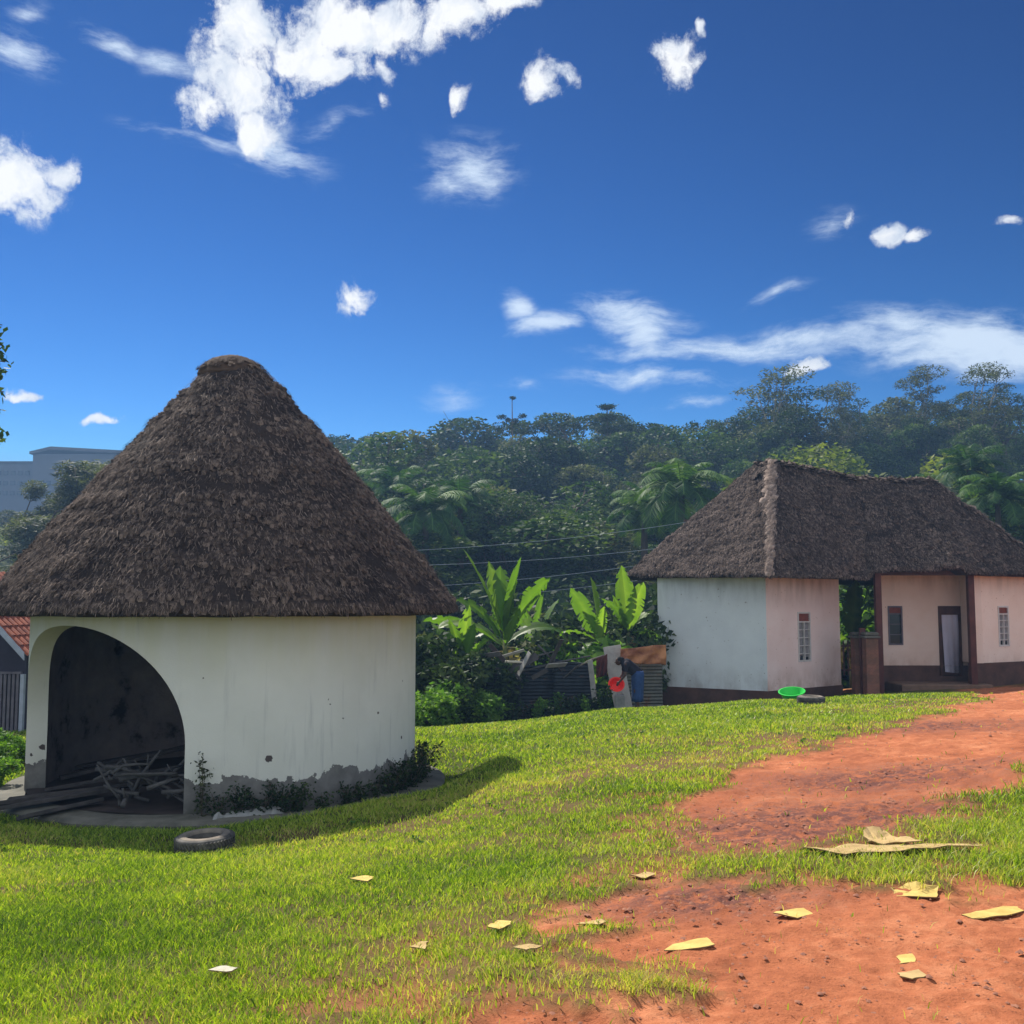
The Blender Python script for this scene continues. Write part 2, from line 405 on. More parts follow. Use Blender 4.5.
def sdf(poly, x, y):                # >0 inside
    p = np.array(poly); n = len(p); d = np.full(x.shape, 1e9); ins = np.zeros(x.shape, bool)
    for i in range(n):
        a = p[i]; b = p[(i+1) % n]; e = b-a; wx = x-a[0]; wy = y-a[1]
        t = np.clip((wx*e[0]+wy*e[1])/(e@e+1e-9), 0, 1)
        d = np.minimum(d, np.hypot(wx-e[0]*t, wy-e[1]*t))
        c = ((a[1] > y) != (b[1] > y)) & (x < (b[0]-a[0])*(y-a[1])/(b[1]-a[1]+1e-12)+a[0])
        ins ^= c
    return np.where(ins, d, -d)
ROAD = [PG(*p)[:2] for p in [(1060, 684), (985, 687), (962, 690), (985, 699), (940, 712), (870, 733), (790, 752), (745, 768), (705, 795), (688, 822), (690, 846), (740, 853), (830, 842), (905, 832), (945, 812), (990, 790), (1045, 764), (1300, 740)]] + [(22, 27), (24, 33), (16, 33)]
YARD = [PG(*p)[:2] for p in [(1300, 880), (1024, 884), (930, 884), (830, 884), (730, 878), (660, 882), (618, 890), (575, 912), (560, 925), (640, 925), (590, 950), (650, 960), (680, 985), (620, 1000), (520, 1005), (480, 1024), (440, 1100)]] + [(-.1, 1.5), (1, -3), (6, -3), (6, 3)]
PATCHES = [(PG(880, 770)[:2], .8)]
def dirt_mask(x, y):
    wob = (fbm(x*1.6, y*1.6, 0, 4, 21)-.5)
    wf = (fbm(x*7, y*7, 0, 4, 22)-.5)*1.7
    d1 = sdf(ROAD, x, y); d2 = sdf(YARD, x, y)
    s1 = d1 + wob*1.1 + wf*.35; s2 = d2 + wob*.7 + wf*.45
    a = np.clip(s1/.42+.5, 0, 1); b = np.clip(s2/.30+.5, 0, 1)
    # worn thin patches in the lawn along the path
    dist = np.minimum(-d1, -d2)
    thin = np.clip(1-dist/1.2, 0, 1)*np.clip((fbm(x*2.2, y*2.2, 0, 4, 33)-.55)*7, 0, 1)*.8
    gate = np.clip(1-np.hypot(x-10.2, y-34)/2.2, 0, 1)
    return np.clip(np.maximum(np.maximum(a, b), np.maximum(thin, gate*2)), 0, 1)
def dry_mask(x, y):
    d = np.maximum(sdf(ROAD, x, y), sdf(YARD, x, y))
    return np.clip(np.clip(1+d/3.4, 0, 1)*.8 + (fbm(x*.55, y*.55, 0, 4, 41)-.52)*2.0, 0, 1)
GRAV = [(PG(*p)[:2], r) for p, r in [((760, 828), 1.3), ((850, 815), 1.2), ((880, 775), 1.0), ((700, 892), .5), ((925, 725), 1.3)]]
def gravel_mask(x, y):
    g = np.zeros(x.shape)
    for (c, r) in GRAV: g = np.maximum(g, np.clip(1.3-np.hypot((x-c[0])*.6, y-c[1])/r, 0, 1))
    return g

def build_ground():
    tt = np.concatenate([np.linspace(-6, -1.3, 14, False), np.linspace(-1.3, -.6, 40, False), np.linspace(-.6, .6, 430, False), np.linspace(.6, 1.3, 40, False), np.linspace(1.3, 6, 15)])
    yy = np.concatenate([np.linspace(-60, -2, 30, False), np.linspace(-2, 2.5, 40, False), 2.5*(38/2.5)**np.linspace(0, 1, 520, False), 38*(620/38)**np.linspace(0, 1, 110)])
    Tm, Ym = np.meshgrid(tt, yy); W = np.sqrt(Ym**2+9); X = Tm*W
    Z = ground(X, Ym)
    d = np.zeros(X.shape); dr = d.copy(); gv = d.copy(); k = yy < 38
    d[k] = dirt_mask(X[k], Ym[k]); dr[k] = dry_mask(X[k], Ym[k]); gv[k] = gravel_mask(X[k], Ym[k])
    nr, nc = X.shape; I = np.arange(nr*nc).reshape(nr, nc)
    Q = np.stack([I[:-1, :-1], I[:-1, 1:], I[1:, 1:], I[1:, :-1]], -1).reshape(-1, 4)
    # footprints: rough earth slightly sunk, clods
    Z = Z - d*.03 + d*((fbm(X*5, Ym*5, 0, 4, 61)-.5)*.07+(fbm(X*16, Ym*16, 0, 2, 63)-.5)*.018)+d*gv*(fbm(X*22, Ym*22, 0, 2, 64)-.5)*.03
    o = bulk('ground', np.stack([X, Ym, Z], -1).reshape(-1, 3), Q, M['ground'], smooth=True, attrs={'dirt': d.ravel(), 'dry': dr.ravel(), 'gravel': gv.ravel()})
    tag(o, kind='structure'); return o
build_ground()

# ------------------------------------------------------------------ lawn
def build_lawn():
    N = 760000
    u = rng.random(N); y = 2.6*(29.5/2.6)**(u**.92)
    t = (rng.random(N)*2-1)*.60; wide = rng.random(N) < .17; t = np.where(wide, np.sign(t)*(.60+np.abs(t)*1.1), t); x = t*np.sqrt(y*y+1)
    m = dirt_mask(x, y); keep = rng.random(N) > np.clip(m*1.25-.08, 0, 1)*.995
    r = np.hypot(x-HC[0], y-HC[1]); keep &= r > 3.22
    drk = dry_mask(x, y); worn = np.clip((drk-.16)*1.5, 0, 1)*np.clip((fbm(x*2.8, y*2.8, 0, 4, 52)-.34)*4, 0, 1)
    keep &= rng.random(N) > worn*.8
    keep &= ~((y > 26.8) & (x > 3.9))
    # tufty clumps: thinner between
    cl = fbm(x*4.5, y*4.5, 0, 3, 77); keep &= rng.random(N) < np.clip((cl-.2)*3.2, .35, 1)
    x, y, m, cl = x[keep], y[keep], m[keep], cl[keep]; n = len(x)
    z = ground(x, y); dr = dry_mask(x, y)
    lush = fbm(x*.7+3, y*.7, 0, 3, 81)
    h = (.022+.040*rng.random(n))*(.75+.7*lush)*(1-.35*dr)*(1-.3*m)
    mound = np.exp(-(((x-6.0)/1.7)**2 + ((y-10.2)/1.6)**2)); h *= 1+1.3*mound
    strip = (sdf(ROAD, x, y) < 0) & (sdf(YARD, x, y) < 0) & (x > 1.4) & (y < 10.5) & (y > 5); h = np.where(strip, h*1.25, h)
    w = np.maximum(.0048, y/F*.95)*(.6+.8*rng.random(n))
    h = np.maximum(h, y/F*1.6)
    a = rng.random(n)*2*np.pi; lean = .25+1.2*rng.random(n); b = rng.random(n)*2*np.pi
    dx, dy = np.cos(b)*lean*h, np.sin(b)*lean*h
    sx, sy = np.cos(a)*w/2, np.sin(a)*w/2
    z0 = z-.006
    V = np.empty((n, 5, 3))
    V[:, 0] = np.stack([x-sx, y-sy, z0], -1); V[:, 1] = np.stack([x+sx, y+sy, z0], -1)
    V[:, 2] = np.stack([x+sx*.8+dx*.35, y+sy*.8+dy*.35, z+h*.6], -1); V[:, 3] = np.stack([x-sx*.8+dx*.35, y-sy*.8+dy*.35, z+h*.6], -1)
    V[:, 4] = np.stack([x+dx, y+dy, z+h], -1)
    I = np.arange(n)[:, None]*5
    tint = .43 + (fbm(x*.9, y*.9, 0, 3, 91)-.5)*.6 + (rng.random(n)-.5)*.62 + dr*.12 + (fbm(x*2.5, y*2.5, 0, 3, 96)-.5)*.5*dr
    tint = np.where(rng.random(n) < .05+.16*dr, tint+.35, tint)
    tint = np.where(mound > .3, tint-.15, tint)
    o = bulk('grass', V.reshape(-1, 3), I+np.array([[0, 1, 2, 3]]), M['blade'], T=I+np.array([[3, 2, 4]]), tint=np.repeat(np.clip(tint, 0, 1), 5))
    tag(o, 'short bright green lawn grass with dry straw-coloured patches', 'grass', kind='stuff')
build_lawn()

def build_lawn_weeds():
    r = np.random.default_rng(19); N = 420; y = 8.5*(25/8.5)**r.random(N); x = (r.random(N)*2-1)*.55*y
    k = (dirt_mask(x, y) < .35) & (np.hypot(x-HC[0], y-HC[1]) > 3.5) & (fbm(x*.8, y*.8, 0, 3, 101) > .47); x, y = x[k], y[k]; n = len(x); K = 12
    s = (.02+.025*r.random(n))*(1+y*.02); a = r.random((n, K))*6.28; e = .25+.8*r.random((n, K)); L = s[:, None]*(.7+.6*r.random((n, K)))
    z = ground(x, y)+.004; C0 = np.stack([x, y, z], -1)[:, None]
    d = np.stack([np.cos(a)*np.cos(e), np.sin(a)*np.cos(e), np.sin(e)], -1)*L[..., None]; sd = np.stack([-np.sin(a), np.cos(a), 0*a], -1)*(L*.26)[..., None]
    V = np.stack([C0+d*.1, C0+d*.6+sd, C0+d*1.05-np.array([0, 0, 1])*L[..., None]*.12, C0+d*.6-sd], 2).reshape(-1, 3)
    o = bulk('lawn_weeds', V, np.arange(len(V)).reshape(-1, 4), M['leaf_bright'], tint=np.repeat(np.clip(.35+r.normal(size=n*K)*.2, 0, 1), 4))
    tag(o, 'low broad-leaved weeds and tufts scattered through the lawn', 'weeds', kind='stuff')
build_lawn_weeds()
def build_stones():
    N = 26000; y = 3*(31/3)**rng.random(N); x = (rng.random(N)*1.2-.35)*y
    keep = (dirt_mask(x, y) > .6) & (rng.random(N) < .25+gravel_mask(x, y)); x, y = x[keep], y[keep]; n = len(x)
    s = (.004+.010*rng.random(n)**4)*(1+y*.06); z = ground(x, y)-.022
    base = np.array([(1, 0, 0), (0, 1, 0), (-1, 0, 0), (0, -1, 0), (0, 0, .8), (.7, .7, .3), (-.7, .6, .35), (-.6, -.7, .3), (.7, -.6, .4)])
    V = base[None]*(1+(rng.random((n, 9, 3))-.5)*.5)*s[:, None, None]; V = V+np.stack([x, y, z], -1)[:, None]
    T = []
    ring = [0, 5, 1, 6, 2, 7, 3, 8]
    for i in range(8): T.append((ring[i], ring[(i+1) % 8], 4))
    T = np.array(T)[None]+np.arange(n)[:, None, None]*9
    o = bulk('gravel', V.reshape(-1, 3), None, M['stone'], T=T.reshape(-1, 3))
    tag(o, 'small red-brown stones scattered over the bare earth', 'gravel', kind='stuff')
build_stones()

# ------------------------------------------------------------------ thatch
def tufts(Pp, D, Nn, size=.16, straws=3, lift=.05, seed=0):
    """overlapping shaggy clumps + loose straws at points Pp, down slope D, outward normal Nn. returns V, Q, tint"""
    r = np.random.default_rng(seed); n = len(Pp)
    Sd = np.cross(Nn, D)
    nu, nv = 5, 4
    uu = np.linspace(0, 1, nu); vv = np.linspace(-1, 1, nv)
    L = size*(1.0+1.0*r.random(n)); W = size*(.22+.26*r.random(n)); H = lift*(.3+1.5*r.random(n)**2.2)
    yaw = (r.random(n)-.5)*.7
    D2 = D*np.cos(yaw)[:, None]+Sd*np.sin(yaw)[:, None]; S2 = np.cross(Nn, D2)
    V = np.empty((n, nu*nv, 3)); 
    for i, u in enumerate(uu):
        wd = W*(.35+.9*math.sin(math.pi*min(u*.62+.1, 1)))*(1 if u < 1 else .72)
        for j, v in enumerate(vv):
            hh = H*(u**1.2)*(1-.55*v*v)*(1 if u < 1 else .1) - .012
            jit = (r.random(n)-.5)*.3
            V[:, i*nv+j] = Pp + D2*((u+jit*.14*(u > .6))*L)[:, None] + S2*(v*wd*(1+jit*.5))[:, None] + Nn*hh[:, None]
    I = np.arange(nu*nv).reshape(nu, nv)
    q = np.stack([I[:-1, :-1], I[1:, :-1], I[1:, 1:], I[:-1, 1:]], -1).reshape(-1, 4)
    Q = (q[None]+np.arange(n)[:, None, None]*nu*nv).reshape(-1, 4)
    tint = r.random(n)
    Tn = np.repeat(np.clip(.47+(tint-.5)*.34, 0, 1), nu*nv).reshape(n, nu*nv)
    Tn = Tn + (np.repeat(uu, nv)[None]-.6)*.42  # dark crevices and lit tips painted into the tint along each tuft
    out = [V.reshape(-1, 3)]; outQ = [Q]; outT = [Tn.ravel()]; off = n*nu*nv
    m = n*straws
    idx = np.repeat(np.arange(n), straws)
    p = Pp[idx] + D[idx]*(size*(.3+1.0*r.random(m)))[:, None] + Sd[idx]*((r.random(m)-.5)*size*.9)[:, None] + Nn[idx]*(lift*(.1+.9*r.random(m)))[:, None]
    ya = (r.random(m)-.5)*1.0; lf = (r.random(m)-.35)*.45
    d = D[idx]*np.cos(ya)[:, None] + Sd[idx]*np.sin(ya)[:, None] + Nn[idx]*lf[:, None]
    ln = size*(.6+.8*r.random(m)); w = .0035+.005*r.random(m)
    s = np.cross(Nn[idx], d)
    V2 = np.stack([p-s*w[:, None], p+s*w[:, None], p+d*ln[:, None]+s*(w*.4)[:, None], p+d*ln[:, None]-s*(w*.4)[:, None]], 1)
    out.append(V2.reshape(-1, 3)); outQ.append(np.arange(m*4).reshape(m, 4)+off); outT.append(np.repeat(.3+.5*r.random(m)**1.5, 4))
    return np.concatenate(out), np.concatenate(outQ), np.concatenate(outT)

# ------------------------------------------------------------------ round hut
def round_hut():
    ZB = -1.08
    hut = empty('round_hut', (HC[0], HC[1], ZB), 'round whitewashed hut with tall conical thatched roof and open arched doorway', 'hut')
    face = math.atan2(-HC[0], -HC[1])            # azimuth of the direction to the camera
    def pt(th, r, z):                            # th: degrees, 0 towards the camera, + to the right in the photo
        a = face - R(th); return (math.sin(a)*r, math.cos(a)*r, z-ZB)
    RO, RI = 2.77, 2.50; ZT_ = 1.75
    zs, zt = -.17, 1.31
    tc, tw = -47.5, 36.6
    m = MB(); top = []
    # solid part of the ring
    ths = np.linspace(tc+tw, tc-tw+360, 110)
    zz = np.linspace(ZB-.3, ZT_, 10)
    def grid(r, flip):
        V = []; Fc = []
        for th in ths:
            for z in zz: V.append(pt(th, r, z))
        n = len(zz)
        for i in range(len(ths)-1):
            for j in range(n-1):
                a = (i*n+j, i*n+j+1, (i+1)*n+j+1, (i+1)*n+j); Fc.append(a if flip else a[::-1])
        return V, Fc
    V, Fc = grid(RO, True); m.mesh(V, Fc, 0)
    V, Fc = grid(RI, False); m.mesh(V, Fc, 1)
    us = np.sin(np.linspace(-math.pi/2, math.pi/2, 61))
    arch = [(tc+tw*u, zs+(zt-zs)*max(0, 1-abs(u)**2.1)**.5) for u in us]
    K = 5
    def strip(r, flip, mi):
        V = []; Fc = []
        for th, z in arch:
            for k in range(K): V.append(pt(th, r, z+(ZT_-z)*k/(K-1)))
        for i in range(len(arch)-1):
            for k in range(K-1):
                a = (i*K+k, i*K+k+1, (i+1)*K+k+1, (i+1)*K+k); Fc.append(a if flip else a[::-1])
        m.mesh(V, Fc, mi)
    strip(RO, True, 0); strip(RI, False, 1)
    for i in range(len(arch)-1):                 # arch soffit
        (a, za), (b, zb) = arch[i], arch[i+1]
        m.poly([pt(a, RO, za), pt(b, RO, zb), pt(b, RI, zb), pt(a, RI, za)], 0)
    for th, fl in ((tc-tw, 0), (tc+tw, 1)):      # jambs
        p = [pt(th, RO, ZB-.3), pt(th, RO, zs), pt(th, RI, zs), pt(th, RI, ZB-.3)]
        m.poly(p if fl else p[::-1], 0)
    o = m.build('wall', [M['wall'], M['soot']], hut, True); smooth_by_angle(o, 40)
    # apron + floor
    m = MB(); n = 96; prof = [(3.0, -.5), (3.20, -.5), (3.21, .035), (3.16, .07), (2.72, .085)]
    V = []; Fc = []
    for i in range(n):
        t = 2*math.pi*i/n; w = 1+.012*math.sin(5*t)+.008*math.sin(11*t)
        for r, z in prof: V.append((r*w*math.sin(t), r*w*math.cos(t), z+(0 if z < 0 else .012*math.sin(7*t))))
    k = len(prof)
    for i in range(n):
        j = (i+1) % n
        for q_ in range(k-1): Fc.append((i*k+q_, j*k+q_, j*k+q_+1, i*k+q_+1))
    m.mesh(V, Fc); smooth_by_angle(m.build('apron', M['concrete'], hut), 40)
    m = MB(); m.poly([(2.74*math.sin(2*math.pi*i/64), 2.74*math.cos(2*math.pi*i/64), .09) for i in range(64)][::-1]); m.build('floor', M['mud'], hut)
    # roof: lathe body + tufts
    RE, ZE = 3.36, 1.62; RC, ZC = .47, 5.12
    def rad(z):
        f = (z-ZE)/(ZC-ZE); r = RE+(RC-RE)*f
        return r + .10*np.sin(np.pi*np.clip(f, 0, 1)) 
    zz2 = np.concatenate([np.linspace(ZE, ZC, 120)]); nth = 260
    Tm, Zm = np.meshgrid(np.linspace(0, 2*np.pi, nth, False), zz2)
    rr = rad(Zm)
    lump = (fbm(np.cos(Tm)*rr*1.6, np.sin(Tm)*rr*1.6, Zm*1.6, 3, 5)-.5)*.08 + (fbm(np.cos(Tm)*rr*6, np.sin(Tm)*rr*6, Zm*8, 3, 6)-.5)*.07
    rr = rr+lump-.03
    V = np.stack([np.sin(Tm)*rr, np.cos(Tm)*rr, Zm-ZB], -1)
    lip = [(RE+.02, 1.56), (RE+.0, 1.47), (RE-.08, 1.43), (RE-.5, 1.50), (2.4, 1.60)]
    th = Tm[0]
    lipV = []
    for r_, z_ in lip[::-1]:
        w = (fbm(np.cos(th)*9, np.sin(th)*9, z_*3, 3, 9)-.5)*.08
        lipV.append(np.stack([np.sin(th)*(r_+w), np.cos(th)*(r_+w), np.full(nth, z_-ZB)+w*.35], -1))
    V = np.concatenate([np.array(lipV), V]); nr = V.shape[0]
    I = np.arange(nr*nth).reshape(nr, nth); J = np.roll(I, -1, 1)
    Q = np.stack([I[:-1], I[1:], J[1:], J[:-1]], -1).reshape(-1, 4)
    V = V.reshape(-1, 3)
    n = 27000
    u = rng.random(n); rs = np.sqrt(.42**2+(3.38**2-.42**2)*u); z = ZE+(rs-RE)/(RC-RE)*(ZC-ZE); z = np.clip(z, 1.60, ZC)
    t = rng.random(n)*2*np.pi; rs = rad(z)-.035
    sl = math.atan2(ZC-ZE, RE-RC)
    D = np.stack([np.sin(t)*math.cos(sl), np.cos(t)*math.cos(sl), np.full(n, -math.sin(sl))], -1)
    Nn = np.stack([np.sin(t)*math.sin(sl), np.cos(t)*math.sin(sl), np.full(n, math.cos(sl))], -1)
    Pp = np.stack([np.sin(t)*rs, np.cos(t)*rs, z-ZB], -1) - D*.12
    # rows of thatch: clumps gather in uneven courses and ridges
    row = fbm(np.cos(t)*rs*.9, np.sin(t)*rs*.9, z*3.2, 3, 15)
    fine = fbm(np.cos(t)*rs*4.2, np.sin(t)*rs*4.2, z*8.5, 2, 16)
    Pp = Pp+Nn*((row-.5)*.09+(fine-.5)*.13)[:, None]
    v2, q2, t2 = tufts(Pp, D, Nn, .088, 2, .055, 3)
    # eave fringe hanging slightly
    ne = 1500; te = rng.random(ne)*2*np.pi
    De = np.stack([np.sin(te)*.35, np.cos(te)*.35, np.full(ne, -.94)], -1); Ne = np.stack([np.sin(te)*.94, np.cos(te)*.94, np.full(ne, .35)], -1)
    Pe = np.stack([np.sin(te)*(RE+.0), np.cos(te)*(RE+.0), np.full(ne, 1.60-ZB)+rng.random(ne)*.04], -1)
    v3, q3, t3 = tufts(Pe, De, Ne, .085, 3, .03, 4)
    VV = np.concatenate([V, v2, v3]); QQ = np.concatenate([Q, q2+len(V), q3+len(V)+len(v2)])
    TT = np.concatenate([np.full(len(V), .22), t2, t3])
    o = bulk('thatched_roof', VV, QQ, M['thatch'], hut, tint=np.clip(TT, 0, 1), smooth=True)
    # cap
    m = MB(); n = 72
    prof = [(.36, 4.98), (.50, 5.02), (.53, 5.07), (.49, 5.16), (.40, 5.26), (.27, 5.34), (.13, 5.39), (.001, 5.40)]
    pr = []
    for i in range(len(prof)-1):
        for s_ in range(4): 
            f = s_/4; pr.append((prof[i][0]*(1-f)+prof[i+1][0]*f, prof[i][1]*(1-f)+prof[i+1][1]*f))
    pr.append(prof[-1]); A = np.array(pr)
    Tm, Km = np.meshgrid(np.linspace(0, 2*np.pi, n, False), np.arange(len(A)))
    rr = A[Km, 0]; zz3 = A[Km, 1]; w = (fbm(np.cos(Tm)*5, np.sin(Tm)*5, zz3*9, 3, 19)-.5)*.07*np.clip(rr/.2, 0, 1); rr = rr+w
    V = np.stack([np.sin(Tm)*rr, np.cos(Tm)*rr, zz3-ZB], -1).reshape(-1, 3)
    I = np.arange(len(A)*n).reshape(len(A), n); J = np.roll(I, -1, 1)
    Q = np.stack([I[:-1], J[:-1], J[1:], I[1:]], -1).reshape(-1, 4)
    ns = 500; ts = rng.random(ns)*2*np.pi; rs = .54*np.sqrt(rng.random(ns)*.95+.05)
    zc = np.interp(-rs, [-.585, -.54, -.44, -.30, -.15, 0], [5.08, 5.17, 5.27, 5.35, 5.39, 5.40])
    D = np.stack([np.sin(ts)*.8, np.cos(ts)*.8, -.6*np.ones(ns)], -1)*1.0; Nn = np.stack([np.sin(ts)*.6, np.cos(ts)*.6, .8*np.ones(ns)], -1)
    v2, q2, t2 = tufts(np.stack([np.sin(ts)*rs, np.cos(ts)*rs, zc-ZB-.012], -1)-D*.03, D, Nn, .05, 2, .010, 8)
    oc = bulk('roof_cap', np.concatenate([V, v2]), np.concatenate([Q, q2+len(V)]), M['cap'], hut, tint=np.concatenate([np.full(len(V), .45), t2*.6+.1]), smooth=True)
    oc.location.x = -.07
    # short pole ends poking through the wall top are hidden by the eave
    return hut
round_hut()

# ------------------------------------------------------------------ gate house with two pods
def wall_panel(m, p0, p1, z0, z1, th, holes=(), mi=0, mr=0):
    """wall from p0 to p1 (xy), outside is to the right of p0->p1 reversed (towards the camera); holes: (u0,u1,za,zb) in metres"""
    p0 = Vector((p0[0], p0[1], 0)); p1 = Vector((p1[0], p1[1], 0)); d = p1-p0; L = d.length; d.normalize()
    nrm = Vector((d.y, -d.x, 0))
    us = sorted({0, L} | {h[0] for h in holes} | {h[1] for h in holes}); zs = sorted({z0, z1} | {h[2] for h in holes} | {h[3] for h in holes})
    def W(u, z, t): return p0+d*u-nrm*t+Vector((0, 0, z))
    for i in range(len(us)-1):
        for j in range(len(zs)-1):
            a, b, c, e = us[i], us[i+1], zs[j], zs[j+1]; mu = (a+b)/2; mz = (c+e)/2
            if any(h[0] < mu < h[1] and h[2] < mz < h[3] for h in holes): continue
            m.poly([W(a, c, 0), W(b, c, 0), W(b, e, 0), W(a, e, 0)], mi)
            m.poly([W(a, c, th), W(a, e, th), W(b, e, th), W(b, c, th)], mi)
    for (a, b, c, e) in holes:
        m.poly([W(a, c, 0), W(a, e, 0), W(a, e, th), W(a, c, th)], mr); m.poly([W(b, c, 0), W(b, c, th), W(b, e, th), W(b, e, 0)], mr)
        m.poly([W(a, e, 0), W(b, e, 0), W(b, e, th), W(a, e, th)], mr); m.poly([W(a, c, 0), W(a, c, th), W(b, c, th), W(b, c, 0)], mr)
    m.poly([W(0, z0, 0), W(0, z1, 0), W(0, z1, th), W(0, z0, th)], mi); m.poly([W(L, z0, 0), W(L, z0, th), W(L, z1, th), W(L, z1, 0)], mi)
    return W
def at(px, Y): return ((px-512)/F*Y, Y)
def hitcol(p0, p1, px):      # u along p0->p1 where the pixel column px crosses it
    t = (px-512)/F; x0, y0 = p0; x1, y1 = p1
    s = (t*y0-x0)/((x1-x0)-t*(y1-y0)); return s*math.hypot(x1-x0, y1-y0), y0+s*(y1-y0)
def zat(py, Y): return P(512, py, Y)[2]

def framed_window(parent, W, u0, u1, z0, z1, kind):
    win = MB(); fr = .045; t0, t1 = -.02, .07
    def bar(a, b, c, e, ta=t0, tb=t1, mm=win, mi=0):
        q = [W(a, c, ta), W(b, c, ta), W(b, e, ta), W(a, e, ta), W(a, c, tb), W(b, c, tb), W(b, e, tb), W(a, e, tb)]
        mm.mesh(q, [(0, 1, 2, 3), (7, 6, 5, 4), (0, 4, 5, 1), (1, 5, 6, 2), (2, 6, 7, 3), (3, 7, 4, 0)], mi)
    bar(u0, u0+fr, z0, z1); bar(u1-fr, u1, z0, z1); bar(u0+fr, u1-fr, z0, z0+fr); bar(u0+fr, u1-fr, z1-fr, z1)
    zt = z1-(z1-z0)*.20
    bar(u0+fr, u1-fr, zt-.02, zt+.02)
    mid = (u0+u1)/2
    if kind == 'bars':
        bar(mid-.012, mid+.012, z0+fr, zt-.02)
        for k in range(1, 5): 
            z = z0+(zt-z0)*k/5; bar(u0+fr, u1-fr, z-.011, z+.011, -.005, .03)
    else:
        for k in range(1, 3):
            z = z0+(zt-z0)*k/3; bar(u0+fr, u1-fr, z-.013, z+.013, 0, .04)
    fo = win.build('window', M['white_frame'] if kind == 'bars' else M['slat'], parent)
    lv = MB()
    bar(u0+fr, u1-fr, zt+.02, z1-fr, .03, .05, lv)
    for k in range(4):
        z = zt+.03+(z1-fr-zt-.03)*k/4; bar(u0+fr, u1-fr, z, z+.02, .0, .029, lv)
    lv.build('vent_panel', M['brick_red'], fo)
    g = MB(); g.poly([W(u0+fr, z0+fr, .05), W(u1-fr, z0+fr, .05), W(u1-fr, zt-.02, .05), W(u0+fr, zt-.02, .05)]); g.build('pane', M['glass'], fo)
    if kind == 'bars':
        c = MB(); n = 14
        for i in range(n):
            ua = u0+fr+(u1-u0-2*fr)*i/n; ub = u0+fr+(u1-u0-2*fr)*(i+1)/n
            if i in (6, 7): continue
            ta = .044-.008*(i % 2); tb = .044-.008*((i+1) % 2)
            lo = z0+.12+.35*abs(i-6.5)/7*0+.1*random.random()
            c.poly([W(ua, lo, ta), W(ub, lo, tb), W(ub, zt-.03, tb), W(ua, zt-.03, ta)])
        c.build('curtain', M['curtain'], fo)
    return fo

